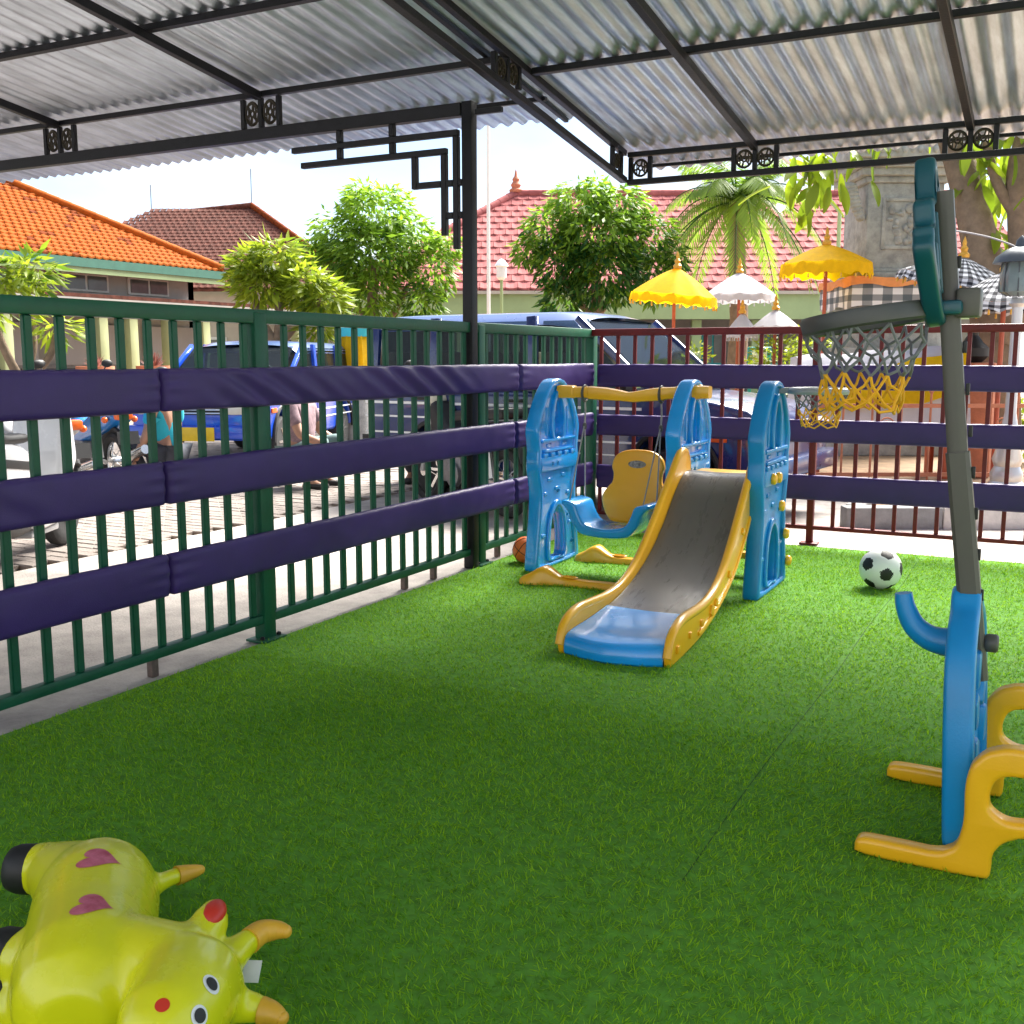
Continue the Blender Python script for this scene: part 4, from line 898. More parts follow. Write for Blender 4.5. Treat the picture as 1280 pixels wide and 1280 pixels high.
mb = MB(); mb.box((EX - .9, 11.6, 1.65), (.2, 20, 3.3)); mb.out('wall', M['wall'], ob_)
mb = MB(); mb.box((EX - 3.4, 21.5, 1.65), (5.2, .2, 3.3)); mb.out('wall', M['wall'], ob_)
for k in range(6):
    y = 20.0 - k * 1.95; mb = MB(); mb.box((EX - .80, y, 3.0), (.10, 1.35, .42)); w = mb.out('window', M['frame'], ob_, bevel=.01)
    for s in (-.32, .32): mb = MB(); mb.box((EX - .745, y + s, 3.0), (.03, .56, .32)); mb.out('pane', M['bglass'], w)
mb = MB(); mb.add([(EX - .78, 2, 2.74), (EX - .78, 27, 2.74), (EX + 1.3, 27, 2.60), (EX + 1.3, 2, 2.60), (EX - .78, 2, 2.66), (EX - .78, 27, 2.66), (EX + 1.3, 27, 2.52), (EX + 1.3, 2, 2.52)], [(0, 1, 2, 3), (7, 6, 5, 4), (0, 4, 5, 1), (1, 5, 6, 2), (2, 6, 7, 3), (3, 7, 4, 0)]); mb.out('verandah_roof', M['brtile'], ob_, smooth=False)
mb = MB(); mb.box((EX + 1.27, 14.5, 2.40), (.06, 25, .23)); mb.out('verandah_fascia', M['wall'], ob_)
for y in (12.3, 14.35, 16.75, 17.6, 18.75, 19.9, 21.5, 23.5):
    mb = MB(); mb.box((EX + 1.1, y, 1.14), (.24, .24, 2.28)); mb.out('pillar', M['palepillar'], ob_, bevel=.015)
for y in (13.3, 15.6, 18.2, 20.7):
    mb = MB(); mb.box((EX - .70, y, 1.55), (.06, 1.9, .95)); mb.out('notice_board', M['banner'], ob_, bevel=.01)
mb = MB(); mb.box((EX - .75, 14, .55), (.1, 20, 1.1)); mb.out('dado', M['kgrey'], ob_)
for y0, y1 in ((12.45, 14.2), (14.5, 16.6)):
    mb = MB(); mb.box((EX + 1.1, (y0 + y1) / 2, 1.0), (.04, y1 - y0, .04)); mb.box((EX + 1.1, (y0 + y1) / 2, .2), (.04, y1 - y0, .04))
    for k in range(12): mb.box((EX + 1.1, y0 + (y1 - y0) * (k + .5) / 12, .6), (.02, .02, .77))
    o = mb.out('railing', M['steel'], ob_); o['kind'] = 'stuff'
# brown-roofed house behind
bh = thing('brown_roof_house', 'house with weathered brown tiled hip roof behind the orange roof', 'building', (-27, 30, 0))
bu, bn = pu, pn_; C0 = V(-26.36, 30.44, 0)
def bq(a, b, z): return C0 + bu * a + bn * b + V(0, 0, z)
slab('roof', [bq(-9, -4.6, 3.4), bq(4.6, -4.6, 3.4), bq(0, 0, 6.55), bq(-3.6, 0, 6.2)], M['brtile'], bh); slab('roof', [bq(4.6, -4.6, 3.4), bq(4.6, 4.6, 3.4), bq(0, 0, 6.55)], M['brtile'], bh)
slab('roof', [bq(-3.6, 0, 6.2), bq(0, 0, 6.55), bq(4.6, 4.6, 3.4), bq(-9, 4.6, 3.4)], M['brtile'], bh)
tile_rows('roof_tile', M['brtile'], bh, bq(4.6, -4.6, 3.42), -bu, bn, 3.12 / 4.6, 24, 4.5, 0, 12.5, .22, hipL=True, hipR=True, sub=3, th=.03)
tile_rows('roof_tile', M['brtile'], bh, bq(4.6, 4.6, 3.42), -bn, -bu, 3.12 / 4.6, 24, 4.5, 0, 9.2, .22, hipL=True, hipR=True, sub=3, th=.03)
ridge('hip_ridge', bq(4.6, -4.6, 3.5), bq(0, 0, 6.64), .10, M['otile_old'], bh); ridge('roof_ridge', bq(0, 0, 6.64), bq(-3.6, 0, 6.28), .10, M['brtile'], bh)
mb = MB(); mb.bar(bq(-8.4, -4, 1.7), bq(4, -4, 1.7), .2, 3.5); mb.bar(bq(3.95, -3.9, 1.7), bq(3.95, 4, 1.7), .2, 3.5); mb.out('wall', M['cream'], bh)
for a, z, h in ((0, 6.6, 1.3), (-3.6, 6.25, 1.1)):
    mb = MB(); mb.tube([bq(a, 0, z), bq(a, 0, z + h)], .012, 6); mb.out('lightning_rod', M['steel'], bh)

# ------------------------------------------------------------------ trees
def leaves_on(blobs, n, size, droop, leafy=.3, hue=0, seed=1, lobes=1.0):
    g_ = np.random.default_rng(seed); tot = sum(b[1][0] * b[1][1] + b[1][2] * b[1][0] for b in blobs); PP, DD, TT, SZ = [], [], [], []
    for c, r, tn in blobs:
        k = int(n * (r[0] * r[1] + r[2] * r[0]) / tot); d = unit(g_.normal(0, 1, (k, 3))); rad = g_.uniform(.35, 1.08, k) ** .6
        cell = np.sin(d[:, 0] * 7 + c[0] * 5) * np.sin(d[:, 1] * 6 + c[1] * 3) * np.sin(d[:, 2] * 7 + 1)
        keep = (cell + g_.normal(0, .35, k)) > -.28; d, rad, cell = d[keep], rad[keep] * (1 + .12 * cell[keep]), cell[keep]
        p = np.array(c) + d * np.array(r) * rad[:, None]
        h = unit(np.stack([d[:, 0] + g_.normal(0, .5, len(d)), d[:, 1] + g_.normal(0, .5, len(d)), d[:, 2] * .35 + g_.normal(0, .3, len(d)) - droop * (1.1 - .5 * d[:, 2])], 1))
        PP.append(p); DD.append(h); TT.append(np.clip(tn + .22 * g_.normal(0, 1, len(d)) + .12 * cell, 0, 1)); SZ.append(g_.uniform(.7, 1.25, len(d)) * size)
    P, D, T, Z = np.concatenate(PP), np.concatenate(DD), np.concatenate(TT), np.concatenate(SZ)
    S = unit(np.cross(D, unit(np.stack([g_.normal(0, .6, len(P)), g_.normal(0, .6, len(P)), np.ones(len(P))], 1))))
    return P, D, S, Z, T
def tree(name, label, cat, base, limbs, blobs, n, size, asp, droop, lm, bark, group=None, seed=1):
    t = thing(name, label, cat, base, group)
    mb = MB()
    for pts, r0, r1 in limbs:
        q = spline([Vector(base) + Vector(p) for p in pts], 6); k = len(q); mb.tube(q, [r0 + (r1 - r0) * i / (k - 1) for i in range(k)], 9)
    mb.out('trunk', M[bark], t, ang=70)
    B_ = [(tuple(Vector(base) + Vector(c)), r, tn) for c, r, tn in blobs]
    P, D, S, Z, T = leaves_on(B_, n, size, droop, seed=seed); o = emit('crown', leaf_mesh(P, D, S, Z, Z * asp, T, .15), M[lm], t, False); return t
tree('shade_tree', 'round bushy green tree in front of the cream annex', 'tree', (-10.75, 15.4, 0),
     [([(0, 0, 0), (.05, .05, 1.0), (.02, 0, 2.0), (.05, 0, 2.9)], .14, .08), ([(.02, 0, 1.7), (.35, .15, 2.0), (.6, .25, 2.5)], .08, .04), ([(0, 0, 1.8), (-.35, -.1, 2.3), (-.5, -.15, 2.8)], .07, .03)],
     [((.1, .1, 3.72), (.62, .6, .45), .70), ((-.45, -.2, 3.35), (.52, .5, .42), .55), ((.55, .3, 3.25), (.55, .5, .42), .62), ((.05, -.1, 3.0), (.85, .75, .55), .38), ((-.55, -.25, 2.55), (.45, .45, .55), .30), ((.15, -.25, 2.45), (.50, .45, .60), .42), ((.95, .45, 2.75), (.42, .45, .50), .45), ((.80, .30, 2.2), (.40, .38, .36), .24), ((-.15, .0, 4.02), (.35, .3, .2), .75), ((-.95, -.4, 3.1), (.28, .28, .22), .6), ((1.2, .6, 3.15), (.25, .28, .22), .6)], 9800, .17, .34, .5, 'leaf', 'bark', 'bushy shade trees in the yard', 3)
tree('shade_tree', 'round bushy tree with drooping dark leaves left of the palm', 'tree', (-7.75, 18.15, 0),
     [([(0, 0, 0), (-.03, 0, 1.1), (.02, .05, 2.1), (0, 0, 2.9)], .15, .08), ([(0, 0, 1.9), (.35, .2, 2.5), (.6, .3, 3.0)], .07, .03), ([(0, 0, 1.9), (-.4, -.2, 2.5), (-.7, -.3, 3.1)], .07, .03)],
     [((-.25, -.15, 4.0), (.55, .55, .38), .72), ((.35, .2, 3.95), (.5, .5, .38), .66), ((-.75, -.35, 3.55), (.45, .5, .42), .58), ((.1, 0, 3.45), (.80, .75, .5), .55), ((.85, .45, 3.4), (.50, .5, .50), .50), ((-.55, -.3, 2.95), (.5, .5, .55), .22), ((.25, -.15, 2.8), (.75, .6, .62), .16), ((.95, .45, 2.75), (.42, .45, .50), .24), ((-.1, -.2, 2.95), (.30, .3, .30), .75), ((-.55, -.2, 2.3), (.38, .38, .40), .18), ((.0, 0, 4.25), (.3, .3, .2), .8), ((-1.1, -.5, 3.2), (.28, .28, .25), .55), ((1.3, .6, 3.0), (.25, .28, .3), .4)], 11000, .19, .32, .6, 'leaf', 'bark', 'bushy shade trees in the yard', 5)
tree('frangipani_tree', 'yellow-green frangipani tree with forked trunk beside the bushy tree', 'tree', (-10.75, 12.85, 0),
     [([(0, 0, 0), (.05, 0, .9), (.02, 0, 1.5)], .14, .10), ([(.02, 0, 1.4), (-.2, -.1, 1.85), (-.32, -.14, 2.35)], .08, .05), ([(.02, 0, 1.45), (.05, .05, 1.95), (.0, 0, 2.5)], .075, .045), ([(.02, 0, 1.4), (.35, .2, 1.85), (.62, .32, 2.1)], .08, .05)],
     [((-.30, -.12, 2.62), (.34, .34, .26), .50), ((.02, .05, 2.75), (.36, .36, .26), .58), ((-.15, -.1, 2.35), (.42, .4, .28), .66), ((.38, .22, 2.35), (.36, .36, .28), .58), ((.66, .35, 2.15), (.32, .32, .26), .50), ((.6, .3, 1.72), (.24, .24, .16), .40)], 2600, .26, .26, .30, 'leafy', 'barkpale', 'frangipani trees along the verandah', 7)
tree('frangipani_tree', 'small frangipani tree at the far left in front of the orange-roofed block', 'tree', (-11.50, 8.95, 0),
     [([(0, 0, 0), (.03, 0, .6), (-.02, 0, 1.0)], .12, .09), ([(0, 0, .9), (-.2, -.1, 1.4), (-.35, -.15, 1.9)], .06, .04), ([(0, 0, .95), (.1, .1, 1.4), (.05, .1, 2.0)], .06, .04), ([(0, 0, .9), (.25, .2, 1.25), (.30, .3, 1.6)], .055, .035)],
     [((-.2, -.1, 2.25), (.34, .32, .22), .58), ((.16, .12, 2.32), (.30, .3, .20), .52), ((.0, .0, 2.10), (.34, .32, .16), .45), ((.30, .28, 1.62), (.26, .26, .15), .60), ((-.4, -.2, 1.85), (.28, .28, .22), .42)], 900, .24, .24, .25, 'leafy', 'barkpale', 'frangipani trees along the verandah', 11)
def palm():
    t = thing('palm_tree', 'coconut palm with feathery drooping fronds in front of the rose roof', 'tree', (-5.75, 20.2, 0)); b = Vector((-5.75, 20.2, 0)); g_ = np.random.default_rng(4)
    mb = MB(); q = spline([b, b + V(.1, .05, 1.6), b + V(.05, 0, 3.0), b + V(.0, 0, 4.15)], 8); k = len(q); mb.tube(q, [.20 - .07 * i / (k - 1) + .008 * (i % 2) for i in range(k)], 10); mb.out('trunk', M['barkpale'], t)
    top = b + V(0, 0, 4.15)
    for f in range(34):
        az = 2 * math.pi * f / 22 * 1.618 * 2; el = (1.25, .75, .35, -.05)[f % 4]; ln = 1.75 + .35 * random.random(); h = Vector((math.cos(az), math.sin(az), 0)); pts = []
        for k in range(15): s = k / 14; pts.append(top + h * ln * s * math.cos(el * (1 - .35 * s)) * (1 - .16 * s * s) + V(0, 0, ln * (math.sin(el) * s - .78 * s * s * (1.1 - .25 * el))))
        mb = MB(); mb.tube(pts, [.022 * (1 - .8 * k / 14) for k in range(15)], 5); P, D, S, T, Z = [], [], [], [], []
        for k in range(1, 14):
            for u_ in (0, .34, .67):
                p = pts[k].lerp(pts[min(k + 1, 14)], u_); d = (pts[min(k + 1, 14)] - pts[k - 1]).normalized(); sd_ = d.cross(V(0, 0, 1)).normalized(); s = k / 14
                for sg in (-1, 1):
                    dr = (sd_ * sg * .8 + d * .55 + V(0, 0, -.55 - .35 * random.random())).normalized(); P.append(p); D.append(dr); S.append(dr.cross(sd_.cross(d)).normalized()); Z.append((.40 * math.sin(math.pi * (.12 + .83 * s)) + .08)); T.append(.35 + .3 * random.random() + .2 * s)
        me = leaf_mesh(P, D, S, np.array(Z), np.full(len(Z), .034), np.array(T), .2); bm = bmesh.new(); bm.from_mesh(me); bm.from_mesh(mb.mesh()); m2 = bpy.data.meshes.new('frond'); bm.to_mesh(m2); bm.free()
        emit('frond', m2, M['palmleaf'], t, False)
palm()
def big_tree():
    base = V(-.62, 12.1, .1); t = thing('fig_tree', 'thick-trunked tree with large pale green leaves beside the stone shrine', 'tree', base); mb = MB()
    for pts, r0, r1 in (([(0, 0, 0), (-.03, .05, .7), (-.12, .1, 1.5), (-.28, .2, 2.3), (-.55, .35, 3.2), (-.9, .4, 4.2)], .27, .13), ([(-.05, .05, 1.3), (.15, .1, 2.0), (.10, .1, 2.5), (.05, .05, 3.1), (.25, .0, 3.9)], .19, .09),
                        ([(.10, .1, 2.45), (.4, .1, 2.6), (.9, .1, 2.85)], .085, .05), ([(.1, .1, 2.5), (-.15, 0, 2.9), (-.3, -.1, 3.4)], .07, .035), ([(.35, .2, .8), (.45, .25, 1.8), (.55, .3, 3.4)], .16, .13)):
        q = spline([base + Vector(p) for p in pts], 6); k = len(q); mb.tube(q, [r0 + (r1 - r0) * i / (k - 1) for i in range(k)], 12)
    mb.out('trunk', M['barkpale'], t, ang=70)
    # one big leaf, folded along its midrib
    vs = []; fs = []; n = 8
    for i in range(n + 1):
        s = i / n; w = .145 * math.sin(math.pi * min(1, s * .93 + .04)) ** .8; z = -.10 * s * s
        vs += [(s * .42, -w / 2, z + .022), (s * .42, 0, z), (s * .42, w / 2, z + .022)]
    for i in range(n):
        for k in range(2): fs.append((i * 3 + k, i * 3 + k + 1, i * 3 + 4 + k, i * 3 + 3 + k))
    mb2 = MB(); mb2.add(vs, fs); lf = mb2.mesh('leaf'); at = lf.attributes.new('tint', 'FLOAT', 'POINT'); at.data.foreach_set('value', [.5] * len(lf.vertices)); lf.materials.append(M['broad']); setsmooth(lf, 80)
    rs = random.Random(21)
    def cluster(c, r, n):
        for _ in range(n):
            p = base + Vector(c) + Vector((rs.gauss(0, r), rs.gauss(0, r), rs.gauss(0, r * .8))); az = rs.uniform(0, 6.283)
            put('leaf', lf, None, t, Matrix.Translation(p) @ Matrix.Rotation(az, 4, 'Z') @ Matrix.Rotation(rs.uniform(.2, 1.3), 4, 'Y') @ Matrix.Rotation(rs.uniform(-.6, .6), 4, 'X') @ Matrix.Scale(rs.uniform(.5, .95), 4))
    for c, r, n in (((-1.95, .2, 3.30), .20, 34), ((-2.15, .25, 3.0), .15, 20), ((-.15, .1, 3.30), .18, 28), ((-.05, -.1, 3.6), .26, 30), ((.4, 0, 3.5), .3, 30), ((-1.4, .3, 3.85), .25, 24), ((.15, .5, 2.85), .20, 28), ((.40, .5, 2.45), .18, 20), ((-.05, .7, 2.4), .16, 18), ((.6, .2, 3.0), .22, 24), ((-.2, .9, 2.9), .3, 30)):
        cluster(c, r, n)
    mb = MB()
    for pts in (([(-.9, .4, 4.2), (-1.5, .35, 4.0), (-1.95, .2, 3.3)]), ([(-.55, .35, 3.2), (-.35, .2, 3.3), (-.15, .1, 3.3)]), ([(.25, 0, 3.9), (.35, 0, 3.7), (.4, 0, 3.5)])):
        mb.tube(spline([base + Vector(p) for p in pts], 6), .022, 6)
    mb.out('twig', M['barkpale'], t)['kind'] = 'stuff'
big_tree()
def bush(label, base, blobs, n, size, lm='leafy', group='shrubs in the garden', seed=1):
    t = thing('shrub', label, 'shrub', base, group); mb = MB()
    for c, r, tn in blobs: mb.tube([Vector(base), Vector(base) + Vector(c)], [.02, .008], 5)
    mb.out('stem', M['bark'], t); P, D, S, Z, T = leaves_on([(tuple(Vector(base) + Vector(c)), r, tn) for c, r, tn in blobs], n, size, .05, seed=seed); emit('foliage', leaf_mesh(P, D, S, Z, Z * .5, T, .15), M[lm], t, False)
bush('bright yellow-green clipped shrub right of the white board', (-3.25, 14.3, .1), [((-.15, -.1, 1.15), (.42, .35, .32), .75), ((.25, .1, 1.25), (.36, .3, .34), .85), ((0, 0, .7), (.5, .4, .5), .5)], 2200, .09, seed=2)
bush('small pale shrub beside the little white statue', (-4.55, 14.2, .1), [((0, 0, .95), (.22, .22, .40), .7), ((0, 0, .5), (.25, .25, .4), .5)], 900, .08, seed=3)
bush('low pale shrub left of the little white statue', (-5.15, 14.0, .1), [((0, 0, .82), (.22, .2, .24), .7), ((0, 0, .45), (.2, .2, .35), .5)], 700, .08, seed=4)
bush('low bright shrub at the right edge behind the tree trunk', (-.28, 12.9, .1), [((0, 0, .45), (.28, .25, .36), .75)], 900, .09, seed=6)
for (x, y), lb in (((-17.7, 15.5), 'red-leaved potted plant, left of two in front of the verandah'), ((-17.6, 17.0), 'red-leaved potted plant, right of two in front of the verandah')):
    t = thing('potted_plant', lb, 'potted plant', (x, y, 0), 'potted plants by the verandah'); mb = MB(); mb.lathe([(.22, 0), (.30, .35), (.34, .62), (.38, .64), (.38, .72), (.33, .72), (.31, .60), (.001, .58)], 18, (x, y, .35)); mb.lathe([(.3, 0), (.3, .35)], 16, (x, y, 0)); mb.out('pot', M['terracotta'], t)
    n = 34; az = rng.uniform(0, 6.283, n); el = rng.uniform(.35, 1.4, n); D = np.stack([np.cos(az) * np.cos(el), np.sin(az) * np.cos(el), np.sin(el)], 1); S = unit(np.cross(D, np.array([0, 0, 1.]) + 0 * D)); emit('foliage', leaf_mesh(np.tile([x, y, 1.02], (n, 1)), D, S, rng.uniform(.25, .40, n), np.full(n, .06), rng.random(n), .2), M['bromeliad'], t, False)

# ------------------------------------------------------------------ temple shrine, umbrellas, garden things
fu, fn = pu, pn_
def shrine():
    c = V(-2.05, 14.05, .1); t = thing('stone_shrine', 'tall carved grey stone shrine with relief panel and wide cornice', 'shrine', c)
    up = lambda z: z if z < 1.1 else z * 1.05 + .06
    def blk(name, w, z0, z1, m='stone', bev=.015, par=None):
        z0, z1 = up(z0), up(z1)
        mb = MB(); mb.box(c + V(0, 0, (z0 + z1) / 2), (w, w, z1 - z0), Matrix.Rotation(R(27.5), 3, 'Z')); return mb.out(name, M[m], par or t, bevel=bev)
    for w, z0, z1 in ((1.9, 0, .35), (1.6, .35, .55), (1.35, .55, 1.05), (1.5, 1.05, 1.15), (1.05, 1.15, 1.62), (1.20, 1.62, 1.70), (1.02, 1.70, 1.78), (.96, 1.78, 1.92), (1.14, 1.92, 1.99), (1.0, 1.99, 2.04), (.90, 2.04, 2.98), (1.0, 2.98, 3.05), (1.14, 3.05, 3.13), (1.28, 3.13, 3.22), (1.42, 3.22, 3.38), (1.30, 3.38, 3.52), (.9, 3.52, 4.2)): blk('stone_course', w, z0, z1)
    f0 = c - fn * .45
    mb = MB()
    for a, b in (((-.24, 2.27), (.24, 2.27)), ((-.24, 2.80), (.24, 2.80))): mb.bar(f0 + fu * a[0] + V(0, 0, up(a[1])) - fn * .01, f0 + fu * b[0] + V(0, 0, up(b[1])) - fn * .01, .03, .04)
    for a in (-.26, .26): mb.bar(f0 + fu * a + V(0, 0, up(2.25)) - fn * .01, f0 + fu * a + V(0, 0, up(2.82)) - fn * .01, .04, .03, tuple(fn))
    pnl = mb.out('relief_panel', M['stone'], t, bevel=.006); pnl['kind'] = 'stuff'
    mb = MB(); rs = random.Random(3)
    for k in range(34): a = rs.uniform(-.19, .19); z = rs.uniform(2.33, 2.74); mb.ball(f0 + fu * a + V(0, 0, up(z)) - fn * .002, (rs.uniform(.02, .055), .03, rs.uniform(.02, .06)), 8, 6)
    o = mb.out('relief_carving', M['stone'], pnl); o['kind'] = 'stuff'
    mb = MB()
    for zz, w, hgt in ((1.855, .96, .08), (1.66, 1.2, .04), (1.40, 1.05, .2), (3.30, 1.42, .08), (3.45, 1.3, .08)):
        n_ = int(w / .085)
        for k in range(n_): mb.ball(c - fn * (w / 2) + fu * (-w / 2 + w * (k + .5) / n_) + V(0, 0, up(zz)), (w / n_ * .42, .025, hgt * .5), 8, 6, Matrix.Rotation(R(27.5), 3, 'Z'))
    o = mb.out('carved_frieze', M['stone'], t); o['kind'] = 'stuff'
    for sg in (-1, 1):           # carved wings under the cornice
        mb = MB(); q = c + fu * sg * .52 - fn * .40 + V(0, 0, 2.8)
        for k in range(9): mb.ball(q + fu * sg * (.02 * k) + V(0, 0, .045 * k), (.06 + .006 * k, .06, .05), 8, 6)
        o = mb.out('corner_carving', M['stone'], t)
    return t
shrine()
# checked cloth wrapped round the shrine foot
def cloth_band(name, label, cat, c, w, z0, z1, m, thick=.012, waves=9, amp=.012, uvs=(9, 3), group=None):
    n = 72; vs = []; fs = []; uv = []; rot = Matrix.Rotation(R(27.5), 3, 'Z'); rows = 7
    def rim(s):
        s = s % 4; k = int(s); f = s - k; q = [(-1, -1), (1, -1), (1, 1), (-1, 1)]; a, b = q[k], q[(k + 1) % 4]; return Vector((a[0] + (b[0] - a[0]) * f, a[1] + (b[1] - a[1]) * f, 0))
    for j in range(rows):
        for i in range(n + 1):
            s = 4 * i / n; p = rim(s); nrm = Vector((p.x ** 9, p.y ** 9, 0)); nrm = nrm.normalized() if nrm.length > 0 else p.normalized()
            d = amp * math.sin(i * waves * .55) * (1 - j / (rows - 1)) + .4 * amp * math.sin(i * .9 + j)
            z = z0 + (z1 - z0) * j / (rows - 1) + .02 * math.sin(i * .7) * (j == 0) - .03 * math.sin(math.pi * (s % 1)) ** 2 * (j == rows - 1)
            vs.append(Vector(c) + rot @ (p * w / 2 + nrm * (d + thick)) + V(0, 0, z)); uv.append((s / 4 * uvs[0], j / (rows - 1) * uvs[1]))
    for j in range(rows - 1):
        for i in range(n): fs.append((j * (n + 1) + i, j * (n + 1) + i + 1, (j + 1) * (n + 1) + i + 1, (j + 1) * (n + 1) + i))
    me = bpy.data.meshes.new(name); me.from_pydata([tuple(v) for v in vs], [], fs); ul = me.uv_layers.new(name='UVMap')
    for lp in me.loops: ul.data[lp.index].uv = uv[lp.vertex_index]
    o = emit(name, me, m, None, True, 60); return tag(o, label, cat, group)
cloth_band('checked_cloth', 'grey and white checked cloth wrapped round the foot of the stone shrine', 'cloth', (-2.05, 14.05, .1), 1.30, 1.74, 2.03, M['polengsoft'], uvs=(22, 2.0))
cloth_band('orange_cloth', 'orange cloth band tied above the checked cloth on the stone shrine', 'cloth', (-2.05, 14.05, .1), 1.31, 1.99, 2.10, M['otex'], thick=.03)
def umbrella(label, c, r, z_rim, z_top, m, fringe, pole_m='redwood', uvs=None, ribs=10, tassel=True, group='ceremonial umbrellas in the garden', tilt=0, z0=.1, sag=.05):
    x, y = c; t = thing('parasol', label, 'umbrella', (x, y, z0), group); base = V(x, y, 0); rot = Matrix.Rotation(tilt, 3, 'Y')
    pv = V(x, y, z_rim); tr = lambda p: pv + rot @ (p - pv)
    mb = MB(); mb.tube([tr(V(x, y, z0)) if tilt == 0 else V(x, y, z0), V(x, y, z_rim), tr(V(x, y, z_top + .02))], .022, 8); mb.out('pole', M[pole_m], t)
    n = ribs * 6; rows = 9; vs = []; fs = []; uv = []
    for j in range(rows + 1):
        s = j / rows
        for i in range(n + 1):
            a = 2 * math.pi * i / n; sc = 1 - .035 * s * abs(math.sin(a * ribs / 2)); rr_ = r * s * sc; z = z_top - (z_top - z_rim) * (s ** 1.12) - sag * r * s * abs(math.sin(a * ribs / 2)) * .6 + .02 * r * math.sin(3.1 * s)
            vs.append(tr(V(x + rr_ * math.cos(a), y + rr_ * math.sin(a), z))); uv.append((i / n * (uvs[0] if uvs else 1), s * (uvs[1] if uvs else 1)))
    k0 = len(vs)
    for j in range(rows):
        for i in range(n): fs.append((j * (n + 1) + i, j * (n + 1) + i + 1, (j + 1) * (n + 1) + i + 1, (j + 1) * (n + 1) + i))
    # valance hanging from the rim
    vr = 3
    for j in range(vr + 1):
        for i in range(n + 1):
            a = 2 * math.pi * i / n; rr_ = r * (1 + .02 * math.sin(a * ribs * 2) + .012 * j); z = z_rim - sag * r * abs(math.sin(a * ribs / 2)) * .6 - .002 - fringe * j / vr * (1 - .30 * abs(math.cos(a * ribs * .9)) * (j / vr))
            vs.append(tr(V(x + rr_ * math.cos(a), y + rr_ * math.sin(a), z))); uv.append((i / n * (uvs[0] if uvs else 1), (1 + .25 * j / vr) * (uvs[1] if uvs else 1)))
    for j in range(vr):
        for i in range(n): fs.append((k0 + j * (n + 1) + i, k0 + j * (n + 1) + i + 1, k0 + (j + 1) * (n + 1) + i + 1, k0 + (j + 1) * (n + 1) + i))
    me = bpy.data.meshes.new('canopy'); me.from_pydata([tuple(v) for v in vs], [], fs); ul = me.uv_layers.new(name='UVMap')
    for lp in me.loops: ul.data[lp.index].uv = uv[lp.vertex_index]
    cn = emit('canopy', me, M[m], t, True, 50)
    if tassel:
        mb = MB(); tn = 18
        for i in range(tn):
            a = 2 * math.pi * i / tn; p = tr(V(x + r * 1.02 * math.cos(a), y + r * 1.02 * math.sin(a), z_rim - fringe * .85)); mb.lathe([(.004, -.05), (.011, -.045), (.008, -.02), (.010, -.012), (.002, 0)], 6, p)
        o = mb.out('tassel', M['gold' if m != 'wtex' else 'wtex'], cn); o['kind'] = 'stuff'
    mb = MB(); mb.lathe([(.05, -.01), (.055, .02), (.03, .05), (.038, .08), (.018, .11), (.022, .14), (.001, .20)], 10, tr(V(x, y, z_top))); mb.out('finial', M['gold'], t)
    mb = MB()
    for i in range(ribs):
        a = 2 * math.pi * i / ribs; mb.tube([tr(V(x, y, z_top - .05)), tr(V(x + r * .96 * math.cos(a), y + r * .96 * math.sin(a), z_rim - .01))], .006, 4)
    o = mb.out('rib', M['redwood'], t); o['kind'] = 'stuff'
    return t
umbrella('bright yellow umbrella with scalloped gold fringe, left of the white one', (-4.37, 12.72), .52, 2.02, 2.34, 'ytex', .13, tilt=R(6))
umbrella('white fringed umbrella standing right of the bright yellow one', (-4.07, 14.55), .48, 2.10, 2.40, 'wtex', .11)
umbrella('flat yellow umbrella with long fringe beside the stone shrine', (-2.60, 12.95), .51, 2.34, 2.56, 'ytex', .17)
umbrella('small white cone umbrella low behind the maroon fence, the narrower one', (-3.92, 14.2), .21, 1.60, 1.84, 'wtex', .10)
umbrella('small cream cone umbrella with yellow hanging fringe above the shrub', (-3.48, 14.22), .30, 1.66, 1.88, 'wtex', .05, tassel=True)
umbrella('black and white checked umbrella with yellow finial behind the lamp', (-1.04, 11.6), .56, 2.02, 2.24, 'poleng', .09, uvs=(36, 6), tilt=R(12))
umbrella('black and white checked umbrella at the right edge, the lower one', (-.56, 10.7), .50, 1.74, 2.02, 'poleng', .09, uvs=(34, 6))
